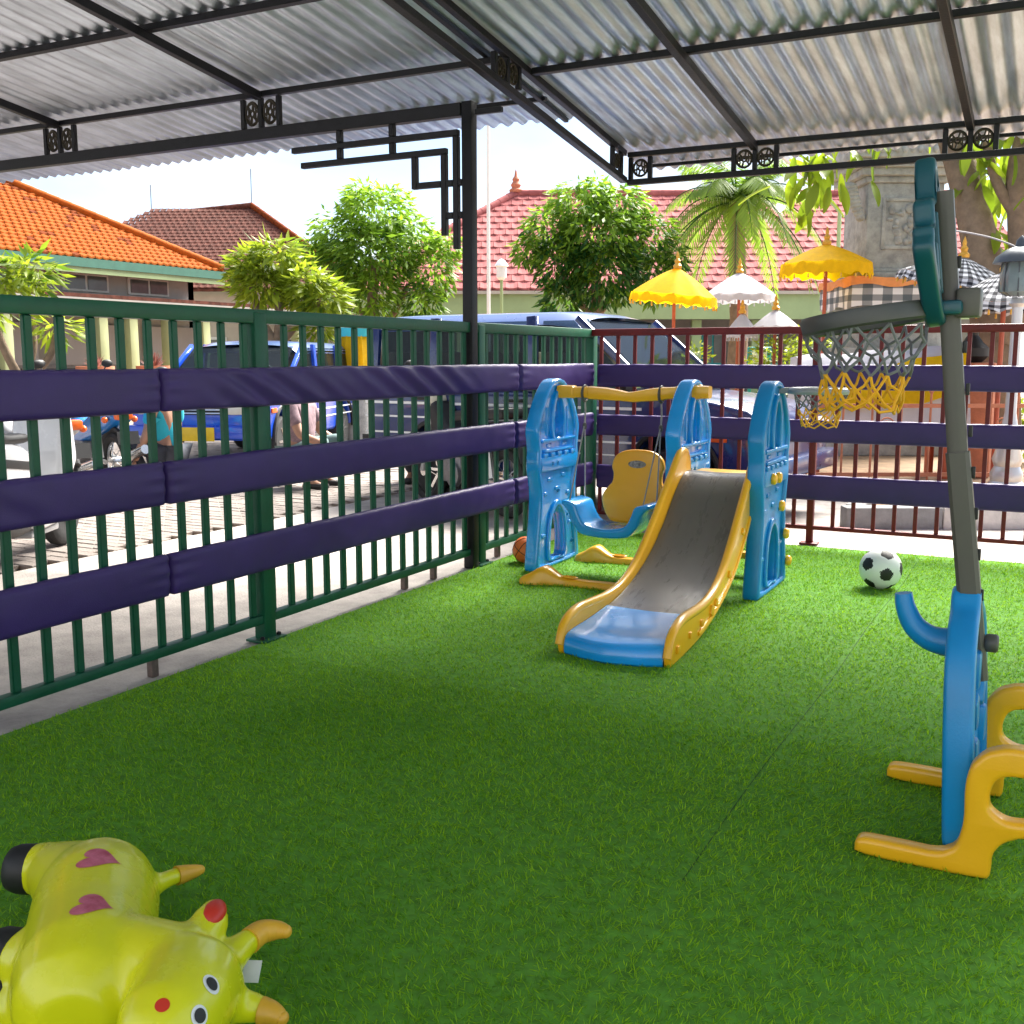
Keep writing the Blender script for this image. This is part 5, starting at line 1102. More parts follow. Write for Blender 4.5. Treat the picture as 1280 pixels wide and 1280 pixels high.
# draped altar table
def altar():
    c = V(-1.63, 10.75, .1); t = thing('altar_table', 'long stone-grey offering table under white and yellow cloth', 'table', c); rot = Matrix.Rotation(R(27.5), 3, 'Z')
    for sx in (-.62, .62):
        for sy in (-.2, .2): mb = MB(); mb.box(c + rot @ V(sx, sy, .30), (.07, .07, .60), rot); mb.out('leg', M['redwood'], t, bevel=.008)
    mb = MB(); mb.box(c + rot @ V(0, 0, .63), (1.42, .56, .06), rot); mb.out('tabletop', M['redwood'], t, bevel=.008)
    mb = MB(); mb.box(c + rot @ V(.0, .05, .80), (1.0, .36, .28), rot); mb.box(c + rot @ V(.1, .08, 1.02), (.8, .30, .18), rot); mb.out('offering_box', M['redwood'], t, bevel=.01)['kind'] = 'stuff'
    def drape(name, label, prof, x0, x1, m, off, skew, wob):
        n = 40; vs = []; fs = []; k = len(prof)
        for i in range(n + 1):
            s = i / n; x = x0 + (x1 - x0) * s
            for j, (yy, zz) in enumerate(prof):
                fall = max(0, .78 - zz) / .5; vs.append(c + rot @ V(x, yy - off - .03 * fall * math.sin(s * 26 + j * .4), zz + off + skew * (s - .5) * (1 if j < k else 0) + wob * math.sin(s * 5 + 1) * (j == 0) + .012 * math.sin(s * 17 + j)))
        for i in range(n):
            for j in range(k - 1): fs.append((i * k + j, i * k + j + 1, (i + 1) * k + j + 1, (i + 1) * k + j))
        mb = MB(); mb.add(vs, fs); return tag(mb.out(name, M[m], ang=60), label, 'cloth')
    drape('white_cloth', 'white cloth covering the offering table, hanging in a wavy edge', [(-.36, .50), (-.34, .62), (-.31, .76), (-.28, .92), (-.20, 1.02), (-.10, 1.16), (.05, 1.20), (.25, 1.18), (.30, .9), (.32, .6)], -.78, .76, 'wtex', .012, .10, .06)
    drape('yellow_cloth', 'golden yellow cloth laid across the white cloth on the offering table', [(-.345, .68), (-.325, .80), (-.30, .93), (-.21, 1.04)], -.70, .74, 'ytex', .04, .30, .05)
altar()
rl_ = thing('garden_railing', 'low terracotta-coloured iron railing along the garden bed', 'railing', (-1.9, 9.9, .1)); ra, rb = V(-2.0, 9.72, .1), V(-.15, 10.69, .1)
for zz in (.10, .72):
    mb = MB(); mb.bar(ra + V(0, 0, zz), rb + V(0, 0, zz), .03, .035); mb.out('rail', M['terracotta'], rl_)
for k in range(9):
    p = ra.lerp(rb, k / 8); mb = MB(); mb.tube([p, p + V(0, 0, .84)], .011, 6); mb.ball(p + V(0, 0, .85), .022, 8, 6); mb.out('rod', M['terracotta'], rl_)
for k in (2, 6, 7):
    p = ra.lerp(rb, (k + .5) / 8) + V(0, 0, .55); mb = MB(); mb.tube([p + fu * .07 * math.cos(a) * (1 - a / 14) + V(0, 0, .07 * math.sin(a) * (1 - a / 14)) for a in [.35 * q for q in range(32)]], .008, 5); mb.out('scroll', M['terracotta'], rl_)
# lamp on ribbed post, right edge
lx, ly = -.40, 9.62; lp = thing('garden_lamp', 'grey garden lamp with ribbed post and glass lantern at the right edge', 'lamp', (lx, ly, .1))
mb = MB(); mb.lathe([(.16, 0), (.16, .10), (.12, .14), (.13, .20), (.10, .26), (.12, .32), (.095, .40), (.11, .46), (.07, .55), (.045, .7), (.04, 1.55), (.07, 1.58), (.05, 1.62)], 16, (lx, ly, .1)); mb.out('lamp_post', M['silver'], lp)
mb = MB(); mb.lathe([(.08, 0), (.145, .03), (.150, .16), (.13, .25), (.13, .26)], 12, (lx, ly, 1.74)); ln_ = mb.out('lantern_glass', M['lampglass'], lp, ang=20)
mb = MB(); mb.lathe([(.21, 0), (.19, .05), (.11, .11), (.05, .13), (.04, .18), (.001, .22)], 16, (lx, ly, 2.0)); mb.out('lantern_cap', M['lampgrey'], lp)
mb = MB()
for k in range(8): a = math.pi * k / 4; mb.tube([(lx + .085 * math.cos(a), ly + .085 * math.sin(a), 1.74), (lx + .15 * math.cos(a), ly + .15 * math.sin(a), 1.78), (lx + .135 * math.cos(a), ly + .135 * math.sin(a), 2.0)], .007, 4)
mb.out('lantern_bar', M['lampgrey'], ln_)['kind'] = 'stuff'
mb = MB(); mb.tube(spline([(lx + .02, ly, 2.1), (lx - .25, ly + .05, 2.22), (lx - .6, ly + .1, 2.30), (lx - .85, ly + .2, 2.28)], 6), .008, 5); mb.out('lamp_wire', M['rope'], lp)
# slanted tube light on a green pole
sl = thing('street_light', 'slanted white tube light on a thin green pole above the flat yellow umbrella', 'street light', (-3.05, 16.0, .1)); p0 = V(-3.05, 16.0, .1)
mb = MB(); mb.tube([p0, p0 + V(0, 0, 3.2), p0 + V(-.1, -.03, 3.33), p0 - fu * .25 + V(0, 0, 3.48)], .03, 8); mb.out('pole', M['palegreen'], sl)
mb = MB(); mb.bar(p0 - fu * .20 + V(0, 0, 3.46), p0 - fu * .86 + V(0, 0, 4.0), .12, .07); mb.out('tube_light', M['white'], sl, bevel=.015)
fp = thing('flag_pole', 'tall thin white flagpole behind the canopy column', 'flagpole', (-12.34, 22.5, 0)); mb = MB(); mb.tube([(-12.34, 22.5, 0), (-12.34, 22.5, 9.5)], [.05, .035], 8); mb.out('pole', M['white'], fp); mb = MB(); mb.lathe([(.16, 0), (.16, .25), (.07, .3)], 12, (-12.34, 22.5, 0)); mb.out('foot', M['concrete'], fp)
yl = thing('yard_lamp', 'small white lantern on a post in front of the rose roof', 'lamp', (-11.3, 21.2, 0)); mb = MB(); mb.tube([(-11.3, 21.2, 0), (-11.3, 21.2, 2.95)], .035, 8); mb.out('post', M['palegreen'], yl); mb = MB(); mb.lathe([(.06, 0), (.11, .05), (.12, .28), (.16, .30), (.08, .42), (.001, .46)], 10, (-11.3, 21.2, 2.95)); mb.out('lantern', M['signwhite'], yl)
# white board on stand, little statue, urn
sb_ = thing('sign_board', 'white board in turquoise frame standing between small umbrellas', 'board', (-3.78, 14.6, .1)); c = V(-3.78, 14.6, .1)
mb = MB(); mb.bar(c - fu * .16 + V(0, 0, 1.08), c + fu * .16 + V(0, 0, 1.08), .05, .42); f_ = mb.out('frame', M['turq'], sb_, bevel=.01); mb = MB(); mb.bar(c - fn * .03 - fu * .10 + V(0, 0, 1.08), c - fn * .03 + fu * .10 + V(0, 0, 1.08), .012, .36); mb.out('panel', M['signwhite'], f_)
for s in (-.12, .12): mb = MB(); mb.bar(c + fu * s, c + fu * s + V(0, 0, .87), .04, .04, tuple(fn)); mb.out('leg', M['turq'], sb_)
st = thing('white_statue', 'little white stone figure between the two pale shrubs', 'statue', (-4.85, 14.3, .1)); mb = MB(); mb.box((-4.85, 14.3, .35), (.3, .3, .5)); mb.out('plinth', M['stone'], st, bevel=.02); mb = MB(); mb.lathe([(.12, 0), (.14, .12), (.10, .26), (.12, .36), (.05, .44), (.07, .50), (.075, .56), (.04, .62), (.02, .70), (.001, .72)], 14, (-4.85, 14.3, .6)); mb.out('figure', M['wall'], st)
ur = thing('stone_urn', 'dark stone urn on a terracotta block under the checked umbrellas', 'urn', (-.84, 11.25, .1)); mb = MB(); mb.box((-.84, 11.25, .65), (.45, .4, 1.1)); mb.out('block', M['terracotta'], ur, bevel=.02); mb = MB(); mb.lathe([(.09, 0), (.15, .06), (.15, .14), (.09, .20), (.05, .26), (.06, .34), (.04, .34)], 16, (-.84, 11.25, 1.2)); mb.out('urn', M['dark'], ur)
yp = thing('wrapped_pillar', 'stone pillar wrapped in yellow cloth with a green band between the vans', 'pillar', (-9.0, 12.5, 0)); mb = MB(); mb.lathe([(.22, 0), (.22, .9), (.16, 1.0), (.2, 1.7), (.1, 1.8)], 14, (-9.0, 12.5, 0)); mb.out('shaft', M['stone'], yp); mb = MB(); mb.lathe([(.26, .95), (.25, 1.3), (.22, 1.55)], 20, (-9.0, 12.5, 0), wob=lambda a, z: 1 + .08 * math.sin(a * 7)); mb.out('yellow_wrap', M['ytex'], yp); mb = MB(); mb.lathe([(.235, 1.54), (.235, 1.66), (.1, 1.70)], 20, (-9.0, 12.5, 0)); mb.out('green_band', M['turq'], yp)
# ------------------------------------------------------------------ vehicles
def arc(cx, cz, r, a0, a1, n=8): return [(cx + r * math.cos(R(a0 + (a1 - a0) * k / n)), cz + r * math.sin(R(a0 + (a1 - a0) * k / n))) for k in range(n + 1)]
def wheel(parent, x, y, r, w, alloy='silver', spokes=7, flip=1):
    ax = Matrix(((1, 0, 0), (0, 0, 1), (0, -1, 0)))           # lathe axis along y
    mb = MB(); mb.lathe([(r * .66, -w / 2), (r * .90, -w / 2), (r * .98, -w * .38), (r, -w * .2), (r, w * .2), (r * .98, w * .38), (r * .90, w / 2), (r * .66, w / 2)], 28, (x, y, r), ax); wo_ = mb.out('wheel', M['tyre'], parent, ang=40)
    mb = MB(); mb.lathe([(r * .67, -w * .45), (r * .62, -w * .40), (r * .60, 0), (r * .60, w * .4), (r * .67, w * .45)], 28, (x, y, r), ax)
    s = flip * w * .38
    for k in range(spokes):
        a = 2 * math.pi * k / spokes; mb.bar((x + r * .08 * math.cos(a), y + s, r + r * .08 * math.sin(a)), (x + r * .62 * math.cos(a), y + s * 1.05, r + r * .62 * math.sin(a)), .025, r * .15, (0, 1, 0))
    mb.lathe([(r * .17, -w * .44), (r * .17, w * .44)], 16, (x, y, r), ax)
    mb.out('rim', M[alloy], wo_, ang=35); mb = MB(); mb.lathe([(r * .55, -w * .1), (r * .55, w * .1)], 20, (x, y, r), ax); mb.out('brake_disc', M['engine'], wo_); return wo_
def quad(name, P, m, parent, th=.008):
    P = [Vector(p) for p in P]; n_ = (P[1] - P[0]).cross(P[2] - P[0]).normalized() * th / 2; k = len(P); mb = MB()
    mb.add([p + n_ for p in P] + [p - n_ for p in P], [tuple(range(k)), tuple(reversed(range(k, 2 * k)))] + [(i, k + i, k + (i + 1) % k, (i + 1) % k) for i in range(k)]); return mb.out(name, m, parent, smooth=False)
def van(label, loc, yaw, paint, roofp, plate_front=True, stripes=True, H=1.68, L0=-2.0, group='blue passenger vans parked in the yard'):
    t = thing('passenger_van', label, 'van', loc, group, local=True, rotz=yaw); W = 1.56; hw_ = W / 2
    prof = [(L0, .42), (L0 - .02, .70), (L0, .96), (.95, .99), (1.18, .965), (1.55, .93), (1.82, .87), (1.94, .78), (1.98, .60), (1.98, .42), (1.90, .34)] + arc(1.26, .33, .37, 0, 180) + [(.80, .30), (L0 + 1.20, .30)] + arc(L0 + .78, .33, .37, 0, 180) + [(L0 + .3, .34)]
    me = plate([prof], W, .05, (0, 0, 0), XA, ZA, (0, -1, 0), 3)
    for v in me.vertices:
        v.co.y *= 1 - .05 * max(0, (v.co.x - 1.2) / .8) ** 2 - .03 * max(0, (.7 - v.co.z))
    emit('body', me, M[paint], t, ang=40)
    # roof: crowned shell
    vs = []; fs = []; n, k = 14, 12
    for i in range(n + 1):
        s = i / n; x = L0 + .02 + (.42 - L0) * s; fr = max(0, (s - .82) / .18); rr_ = max(0, (.10 - s) / .10)
        for j in range(k + 1):
            u = j / k * 2 - 1; y = u * (hw_ - .07) * (1 - .05 * fr); z = H - .05 * abs(u) ** 3 - .055 * fr ** 2 - .05 * rr_ ** 2; vs.append((x, y, z - (.07 if abs(u) > .97 else 0)))
    for i in range(n):
        for j in range(k): fs.append((i * (k + 1) + j, i * (k + 1) + j + 1, (i + 1) * (k + 1) + j + 1, (i + 1) * (k + 1) + j))
    m2 = len(vs); mb = MB(); mb.add(vs, fs); mb.add([(x, y, z - .035) for x, y, z in vs], [tuple(reversed(f)) for f in fs]); mb.out('roof', M[roofp], t, ang=60)
    for sg in (-1, 1):
        y0, y1 = sg * (hw_ - .03), sg * (hw_ - .075)
        for nm_, a, b, w in (('front_pillar', (1.10, y0, .96), (.40, y1, H - .07), .06), ('door_pillar', (.02, y0, .97), (-.02, y1, H - .05), .09), ('door_pillar', (-.98, y0, .97), (-.98, y1, H - .05), .09), ('rear_pillar', (L0 + .05, y0, .95), (L0 + .06, y1, H - .05), .11)):
            mb = MB(); mb.bar(a, b, .05, w, (1, 0, 0) if abs(a[0] - b[0]) < .3 else (0, 0, 1)); mb.out(nm_, M[paint], t, bevel=.01)
        for a, b in ((.08, .96), (-.92, -.06), (L0 + .12, -1.04)):
            top = lambda x: (x if x < .3 else .36); quad('side_window', [(a, y0 - sg * .012, .985), (b, y0 - sg * .012, .985), (top(b) if b > .3 else b, y1 - sg * .012, H - .09), (a, y1 - sg * .012, H - .09)], M['glass'], t)
        for zz, hh in (((.86, .022), (.74, .016), (.60, .016), (.50, .012)) if stripes else ()):
            mb = MB(); mb.box((-.36, sg * (hw_ + .001), zz), (abs(L0) * 2 * .80, .006, hh)); mb.out('side_stripe', M['signwhite'], t)
        for x in (.06, -.95): mb = MB(); mb.box((x, sg * (hw_ + .001), .64), (.008, .006, .60)); mb.out('door_gap', M['dark'], t)
        for x in (-.12, -1.10): mb = MB(); mb.box((x, sg * (hw_ + .012), .90), (.13, .022, .026)); mb.out('door_handle', M['dark'], t, bevel=.005)
        mb = MB(); mb.box((.92, sg * (hw_ + .10), 1.06), (.07, .16, .12)); mb.bar((.92, sg * hw_, .99), (.92, sg * (hw_ + .08), 1.03), .02, .02); mb.out('wing_mirror', M['dark'], t, bevel=.015)
        for xx in (1.26, L0 + .78):
            mb = MB(); q = arc(xx, .33, .385, -4, 184, 14); mb.tube([(a, sg * (hw_ - .005), b) for a, b in q], .022, 6); mb.out('wheel_arch', M['dark'], t)
            wheel(t, xx, sg * (hw_ - .11), .29, .17, 'chrome', 6, sg)
        mb = MB(); mb.box((1.965, sg * .52, .70), (.05, .30, .15)); h_ = mb.out('headlight', M['lens'], t, bevel=.02); mb = MB(); mb.box((1.955, sg * .71, .70), (.06, .075, .14)); mb.out('indicator', M['amber'], t, bevel=.015)
        mb = MB(); mb.box((1.60, sg * (hw_ - .012), .66), (.16, .02, .055)); mb.out('side_indicator', M['amber'], t, bevel=.006)
        mb = MB(); mb.box((L0 - .02, sg * .66, .74), (.04, .13, .30)); mb.out('tail_light', M['earred'], t, bevel=.015)
    quad('windscreen', [(1.09, -.68, .99), (1.09, .68, .99), (.42, .60, H - .08), (.42, -.60, H - .08)], M['glass'], t); quad('rear_window', [(L0 + .0, -.60, 1.0), (L0 + .0, .60, 1.0), (L0 + .03, .56, H - .12), (L0 + .03, -.56, H - .12)], M['glass'], t)
    mb = MB(); mb.box((1.975, 0, .70), (.04, .72, .15)); g1 = mb.out('grille', M['dark'], t, bevel=.008)
    for k in range(4): mb = MB(); mb.box((2.0, 0, .645 + .037 * k), (.014, .70, .013)); mb.out('grille_bar', M['silver'], g1)
    mb = MB(); mb.box((2.02, 0, .44), (.12, 1.5, .15)); mb.out('bumper', M[paint], t, bevel=.03); mb = MB(); mb.box((L0 - .06, 0, .44), (.12, 1.5, .14)); mb.out('bumper', M['dark'], t, bevel=.03)
    if plate_front: mb = MB(); mb.box((2.088, .05, .42), (.012, .42, .15)); mb.out('number_plate', M['plate'], t, bevel=.004)
    mb = MB(); mb.box((-.4, 0, .5), (2.9, 1.36, .12)); mb.box((1.4, 0, .55), (.9, 1.0, .3)); mb.out('floor_pan', M['dark'], t)
    for x in (.35, -.45, -1.3):
        for y in (-.36, .36): mb = MB(); mb.box((x, y, .72), (.46, .52, .18)); mb.box((x - .24, y, 1.02), (.12, .50, .56), Matrix.Rotation(R(-8), 3, 'Y')); mb.out('seat', M['seatcloth'], t, bevel=.04)
    mb = MB(); mb.tube([(.78 + .03 * math.sin(a), .36 + .17 * math.cos(a), 1.0 + .16 * math.sin(a)) for a in [2 * math.pi * q / 20 for q in range(20)]], .014, 6, closed=True); mb.out('steering_wheel', M['dark'], t)
    for s in (-1, 1): mb = MB(); mb.bar((1.12, s * .3 - .25, 1.0), (.95, s * .3 + .2, 1.12), .012, .012); mb.out('wiper', M['dark'], t)
    return t
F = V(-1.80, 7.50, 0); yw = R(-5); hd_ = V(math.cos(yw), math.sin(yw), 0); ln2 = V(-math.sin(yw), math.cos(yw), 0)
van('blue van darkened by painted shade, with white stripes, parked nose to the right just beyond the maroon fence', tuple(F - hd_ * 2.06 + ln2 * .80), yw, 'vanshade', 'vansky', H=1.63, L0=-1.7, plate_front=False)
van('bright blue van with yellow plate facing the camera beyond the green fence', (-9.15, 10.6, 0), R(-70), 'vanblue', 'vansky', H=1.46, L0=-1.9)

def scooter(label, loc, yaw):
    t = thing('scooter', label, 'scooter', loc, None, local=True, rotz=yaw); axm = Matrix(((1, 0, 0), (0, 0, 1), (0, -1, 0)))
    for x in (.62, -.62):
        mb = MB(); mb.lathe([(.165, -.05), (.215, -.052), (.242, -.035), (.25, 0), (.242, .035), (.215, .052), (.165, .05)], 32, (x, 0, .25), axm); w = mb.out('wheel', M['tyre'], t, ang=40)
        mb = MB(); mb.lathe([(.172, -.045), (.158, -.03), (.158, .03), (.172, .045)], 32, (x, 0, .25), axm); mb.lathe([(.045, -.06), (.045, .06)], 16, (x, 0, .25), axm)
        for k in range(5):
            for o_ in (-.12, .12): a = 2 * math.pi * k / 5; mb.bar((x + .04 * math.cos(a), 0, .25 + .04 * math.sin(a)), (x + .162 * math.cos(a + o_), 0, .25 + .162 * math.sin(a + o_)), .05, .018, (0, 1, 0))
        mb.out('rim', M['silver'], w, ang=35); mb = MB(); mb.lathe([(.08, -.03), (.08, -.036)], 20, (x, -.03, .25), axm); mb.out('brake_disc', M['engine'], w)
    cow = [(-.86, .66), (-.84, .78), (-.60, .80), (-.10, .74), (.02, .62), (.02, .44), (-.10, .38), (-.34, .42), (-.48, .52), (-.70, .56)]
    emit('rear_cowl', plate([rounded(cow, .3)], .30, .07, (0, 0, 0), XA, ZA, (0, -1, 0), 3), M['carwhite'], t, ang=50)
    for s in (-1, 1): mb = MB(); mb.bar((-.80, s * .150, .70), (-.05, s * .152, .60), .012, .05); mb.out('side_strip', M['dark'], t, bevel=.004)
    fl = [(-.12, .26), (-.10, .33), (.30, .33), (.36, .30), (.34, .22), (-.05, .20)]; emit('footboard', plate([rounded(fl, .25)], .34, .03, (0, 0, 0), XA, ZA, (0, -1, 0), 2), M['carwhite'], t, ang=50)
    mb = MB(); mb.box((.10, 0, .185), (.40, .26, .05)); mb.out('belly_pan', M['bikegrey'], t, bevel=.015); mb = MB(); mb.box((.10, 0, .336), (.36, .28, .012)); mb.out('foot_mat', M['dark'], t, bevel=.004)
    ap = [(.28, .28), (.30, .55), (.36, .80), (.40, .92), (.50, .90), (.54, .72), (.56, .58), (.46, .48), (.40, .30)]; emit('leg_shield', plate([rounded(ap, .3)], .36, .06, (0, 0, 0), XA, ZA, (0, -1, 0), 3), M['carwhite'], t, ang=50)
    for s in (-1, 1): quad('front_lamp', [(.535, s * .05, .66), (.50, s * .16, .72), (.48, s * .15, .84), (.515, s * .05, .78)], M['lens'], t, .03)
    mb = MB(); mb.tube([(.62 + .27 * math.cos(R(a)), 0, .25 + .275 * math.sin(R(a))) for a in range(15, 150, 12)], .065, 10, sq=.6); mb.out('mudguard', M['carwhite'], t); mb = MB()
    for s in (-1, 1): mb.tube([(.62, s * .075, .25), (.50, s * .075, .60)], .022, 8)
    mb.out('fork', M['engine'], t); mb = MB(); mb.tube([(.26, -.33, .98), (.36, -.15, 1.0), (.40, 0, .98), (.36, .15, 1.0), (.26, .33, .98)], .018, 8); mb.out('handlebar', M['dark'], t)
    mb = MB(); mb.ball((.41, 0, .97), (.10, .15, .075), 16, 10); mb.out('handlebar_cowl', M['carwhite'], t)
    for s in (-1, 1): mb = MB(); mb.tube([(.34, s * .22, 1.0), (.33, s * .30, 1.06)], .007, 5); mb.ball((.33, s * .32, 1.07), (.02, .065, .045), 10, 6); mb.out('mirror', M['dark'], t)
    st_ = [(-.84, .79), (-.80, .87), (-.45, .86), (-.35, .81), (-.02, .80), (.0, .74), (-.3, .74)]; emit('saddle', plate([rounded(st_, .3)], .26, .035, (0, 0, 0), XA, ZA, (0, -1, 0), 3), M['dark'], t, ang=50)
    mb = MB(); mb.box((-.35, .06, .32), (.42, .14, .20)); mb.out('engine', M['engine'], t, bevel=.03); mb = MB(); mb.tube([(-.15, -.12, .24), (-.40, -.15, .27), (-.80, -.16, .36)], [.03, .055, .05], 12); mb.out('exhaust', M['dark'], t)
    mb = MB(); mb.box((-.86, 0, .70), (.06, .20, .08)); mb.out('tail_light', M['earred'], t, bevel=.02); mb = MB(); mb.box((-.90, 0, .50), (.01, .22, .14), Matrix.Rotation(R(15), 3, 'Y')); mb.out('number_plate', M['dark'], t)
scooter('white scooter with silver alloy wheels at the far left just outside the green fence', (-5.66, 4.30, 0), R(118))
def motorbike(label, loc, yaw, body, group='motorbikes parked in the yard'):
    t = thing('motorbike', label, 'motorbike', loc, group, local=True, rotz=yaw)
    def cy(mb, c, r, w): mb.lathe([(r, -w / 2), (r, w / 2)], 18, c, Matrix(((1, 0, 0), (0, 0, 1), (0, -1, 0))))
    axm = Matrix(((1, 0, 0), (0, 0, 1), (0, -1, 0)))
    for x in (.62, -.60):
        mb = MB(); mb.torus((x, 0, .28), .235, .045, axm, 28, 8); w = mb.out('wheel', M['tyre'], t); mb = MB(); mb.torus((x, 0, .28), .195, .014, axm, 28, 6); cy(mb, (x, 0, .28), .05, .12)
        for k in range(12): a = 2 * math.pi * k / 12; mb.tube([(x + .045 * math.cos(a), .03 * (-1) ** k, .28 + .045 * math.sin(a)), (x + .19 * math.cos(a + .25), 0, .28 + .19 * math.sin(a + .25))], .004, 4)
        mb.out('rim', M['chrome'], w)
        mb = MB(); mb.tube([(x + .295 * math.cos(R(a)), 0, .28 + .295 * math.sin(R(a))) for a in range(10 if x > 0 else 20, 160, 15)], .05, 8, sq=.5); mb.out('mudguard', M[body] if x > 0 else M['dark'], t)
    mb = MB()
    for s in (-1, 1): mb.tube([(.62, s * .07, .28), (.50, s * .07, .62), (.42, s * .06, .88)], .02, 6); mb.tube([(-.60, s * .10, .28), (-.25, s * .09, .30)], .022, 6); mb.tube([(-.55, s * .12, .32), (-.48, s * .12, .66)], .026, 6)
    mb.out('fork', M['silver'], t)
    me = plate([rounded([(.46, .86), (.40, .55), (.30, .36), (.10, .34), (-.05, .45), (-.40, .52), (-.80, .66), (-.78, .76), (-.30, .74), (.0, .62), (.22, .70), (.34, .90)], .3)], .22, .05, (0, 0, 0), XA, ZA, (0, -1, 0), 3); emit('fairing', me, M[body], t, ang=50)
    mb = MB(); mb.box((-.32, 0, .80), (.74, .24, .09), Matrix.Rotation(R(4), 3, 'Y')); mb.out('saddle', M['dark'], t, bevel=.035)
    mb = MB(); mb.box((.06, 0, .34), (.30, .24, .22)); cy(mb, (.0, 0, .30), .10, .30); mb.tube([(.18, -.1, .30), (.1, -.15, .22), (-.3, -.17, .24)], .022, 6); mb.out('engine', M['engine'], t, bevel=.01)
    mb = MB(); mb.tube([(-.2, -.17, .25), (-.45, -.18, .30), (-.82, -.19, .40)], [.03, .05, .045], 10); mb.out('exhaust', M['chrome'], t)
    mb = MB(); mb.tube([(.30, -.36, .98), (.36, -.18, 1.0), (.40, 0, .96), (.36, .18, 1.0), (.30, .36, .98)], .015, 6); mb.out('handlebar', M['dark'], t)
    for s in (-1, 1): mb = MB(); mb.tube([(.36, s * .24, 1.0), (.34, s * .32, 1.16)], .007, 5); mb.ball((.33, s * .33, 1.19), (.02, .06, .04), 10, 6); mb.out('mirror', M['dark'], t)
    mb = MB(); mb.ball((.47, 0, .90), (.09, .11, .09), 14, 8); mb.out('headlight', M['lens'], t); mb = MB(); mb.box((-.80, 0, .72), (.10, .16, .08)); mb.out('tail_light', M['amber'], t, bevel=.02)
    for s in (-1, 1): mb = MB(); mb.ball((-.72, s * .14, .68), (.04, .03, .03), 8, 6); mb.out('indicator', M['amber'], t)
    mb = MB(); mb.bar((-.1, .1, .25), (-.05, .22, .02), .02, .02); mb.out('side_stand', M['steel'], t); mb = MB(); mb.box((-.9, 0, .52), (.01, .2, .12), Matrix.Rotation(R(15), 3, 'Y')); mb.out('number_plate', M['dark'], t)
    return t
motorbike('blue motorbike seen from behind with an orange tail lamp, beside the turquoise shirt', (-8.45, 7.30, 0), R(160), 'bikeblue')
motorbike('silver grey motorbike parked between the white scooter and the blue motorbike', (-7.75, 6.0, 0), R(168), 'bikegrey')
motorbike('dark motorbike parked close behind the green fence near the canopy column', (-4.35, 7.55, 0), R(152), 'dark')

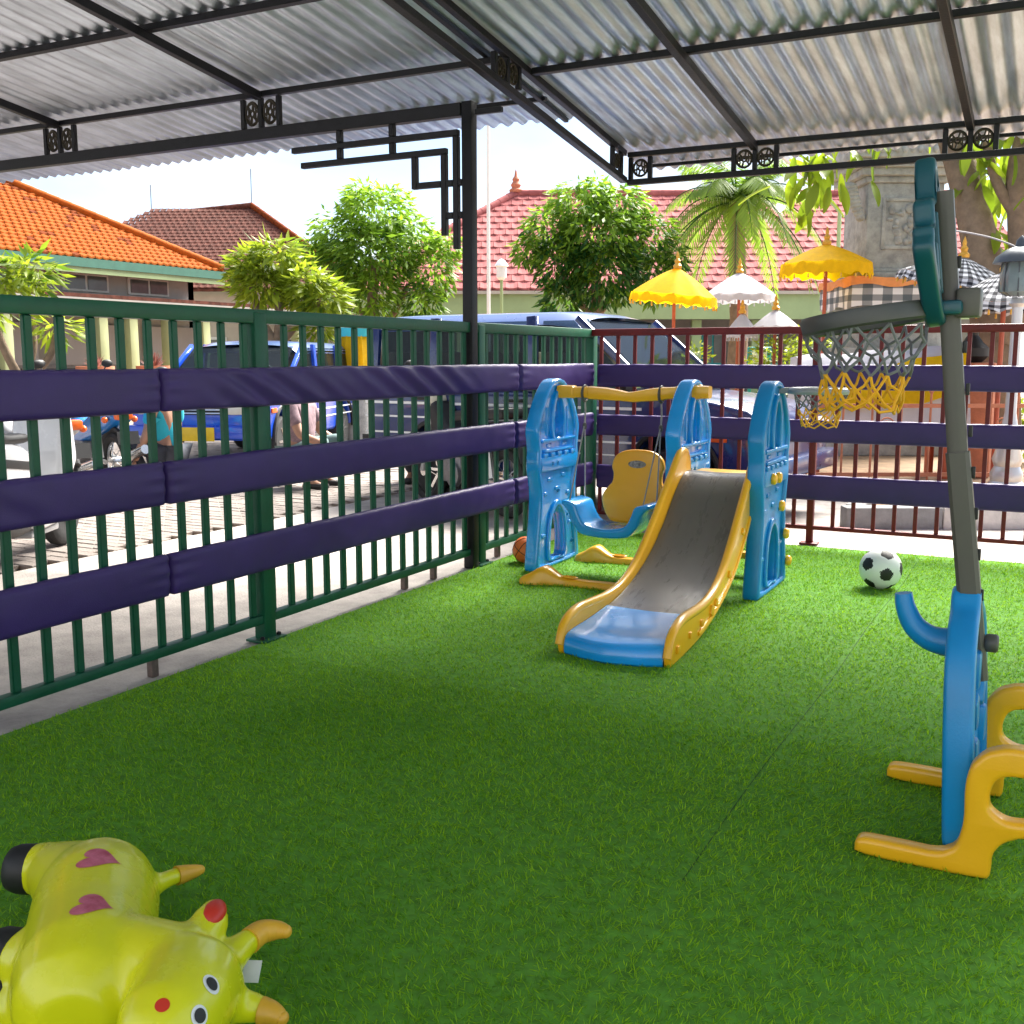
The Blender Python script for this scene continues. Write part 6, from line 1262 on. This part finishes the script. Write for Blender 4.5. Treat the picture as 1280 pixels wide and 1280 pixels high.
# ------------------------------------------------------------------ people
def skinned(J, E_, rad, sub=2):
    me = bpy.data.meshes.new('sk'); me.from_pydata([tuple(j) for j in J], E_, []); ob = bpy.data.objects.new('sk', me); col.objects.link(ob); mo = ob.modifiers.new('k', 'SKIN')
    for i, r in enumerate(rad): me.skin_vertices[0].data[i].radius = (r, r) if not isinstance(r, tuple) else r
    me.skin_vertices[0].data[0].use_root = True; mo.use_smooth_shade = True; sb = ob.modifiers.new('s', 'SUBSURF'); sb.levels = sub; sb.render_levels = sub; return evaluated(ob)
def person(label, loc, yaw, shirt, legs, arms=((.10, .30), (.05, .22))):
    t = thing('person', label, 'person', loc, 'people squatting beside the parked vehicles', local=True, rotz=yaw)
    # facing +x; joints: pelvis, spine, chest, neck, head, shoulders, elbows, wrists, hips, knees, ankles
    J = [(0, 0, .90), (.0, 0, 1.08), (0, 0, 1.28), (.01, 0, 1.42), (.03, 0, 1.50)]; E_ = [(0, 1), (1, 2), (2, 3), (3, 4)]; r = [(.15, .11), (.13, .10), (.16, .11), .055, .05]
    for s in (-1, 1):
        a = arms[0 if s < 0 else 1]; b = len(J); J += [(0, s * .18, 1.37), (a[0] * .4, s * .24, 1.10), (a[0] + .05, s * .24, 1.10 - a[1] * .8), (a[0] + .08, s * .24, 1.03 - a[1] * .8)]; E_ += [(2, b), (b, b + 1), (b + 1, b + 2), (b + 2, b + 3)]; r += [.062, .046, .034, .03]
    for s in (-1, 1):
        b = len(J); J += [(-.02, s * .11, .90 - .02), (.36, s * .17, 1.06), (.16, s * .14, .66), (.25, s * .15, .615), (.32, s * .155, .61)]; E_ += [(0, b), (b, b + 1), (b + 1, b + 2), (b + 2, b + 3), (b + 3, b + 4)]; r += [.09, .062, .045, .042, .032]
    emit('body', skinned(J, E_, r), M['skin'], t, ang=180)
    mb = MB(); mb.ball((.035, 0, 1.61), (.092, .076, .115), 20, 14); mb.ball((.128, 0, 1.60), (.018, .016, .026), 8, 6)
    for s in (-1, 1): mb.ball((.03, s * .078, 1.605), (.022, .012, .032), 8, 6)
    mb.out('head', M['skin'], t, ang=180)
    for s in (-1, 1): mb = MB(); mb.ball((.118, s * .032, 1.625), (.010, .014, .009), 8, 6); mb.out('eye', M['dark'], t)
    mb = MB(); mb.box((.123, 0, 1.555), (.010, .045, .009)); mb.out('mouth', M['earred'], t, bevel=.003)
    mb = MB(); mb.ball((.018, 0, 1.645), (.098, .086, .098), 18, 12); mb.ball((-.04, 0, 1.60), (.06, .078, .10), 12, 8); mb.out('hair', M['hair'], t, ang=180)
    for s in (-1, 1):
        a = arms[0 if s < 0 else 1]; w = Vector((a[0] + .08, s * .24, 1.03 - a[1] * .8)); fj = []
        mb = MB()
        mb.ball(w + V(.01, 0, -.035), (.022, .016, .042), 10, 8)
        for k in range(4): q = w + V(.028 - .018 * k, 0, -.065); l = (.06, .072, .068, .052)[k]; mb.tube([q, q + V(.004, -s * .004, -l * .55), q + V(.0, -s * .016, -l)], [.0085, .008, .006], 6)
        mb.tube([w + V(.025, 0, -.02), w + V(.045, -s * .008, -.045), w + V(.048, -s * .012, -.07)], [.010, .009, .007], 6); mb.out('hand', M['skin'], t, ang=180)
    SJ = [(0, 0, .92), (0, 0, 1.08), (0, 0, 1.28), (.005, 0, 1.40)]; SE = [(0, 1), (1, 2), (2, 3)]; sr = [(.175, .135), (.155, .125), (.180, .132), .085]
    for s in (-1, 1): a = arms[0 if s < 0 else 1]; b = len(SJ); SJ += [(0, s * .185, 1.37), (a[0] * .3, s * .235, 1.17)]; SE += [(2, b), (b, b + 1)]; sr += [.082, .066]
    emit('shirt', skinned(SJ, SE, sr), M[shirt], t, ang=180)
    if True:
        TJ = [(0, 0, .93)]; TE = []; tr_ = [(.165, .125)]
        for s in (-1, 1): b = len(TJ); TJ += [(-.02, s * .11, .88), (.36, s * .17, 1.06), (.17, s * .14, .68)]; TE += [(0, b), (b, b + 1), (b + 1, b + 2)]; tr_ += [.108, .082, .066]
        emit('trousers', skinned(TJ, TE, tr_), M[legs], t, ang=180)
    for s in (-1, 1): mb = MB(); mb.box((.24, s * .148, .608), (.26, .10, .056)); mb.out('shoe', M['dark'], t, bevel=.024)
    for ch in t.children: ch.location.z = -.58
    return t
person('person in turquoise shirt and dark trousers squatting beside the blue motorbike', (-7.85, 7.70, 0), R(190), 'tealcloth', 'denim', ((.10, .20), (.12, .25)))
person('person in mauve top and grey-green trousers squatting before the bright blue van', (-6.60, 8.2, 0), R(10), 'mauve', 'skirt', ((.34, .10), (.25, .12)))
person('person in lime vest and dark trousers squatting right of the bright blue van', (-5.75, 9.2, 0), R(-70), 'lime', 'denim')
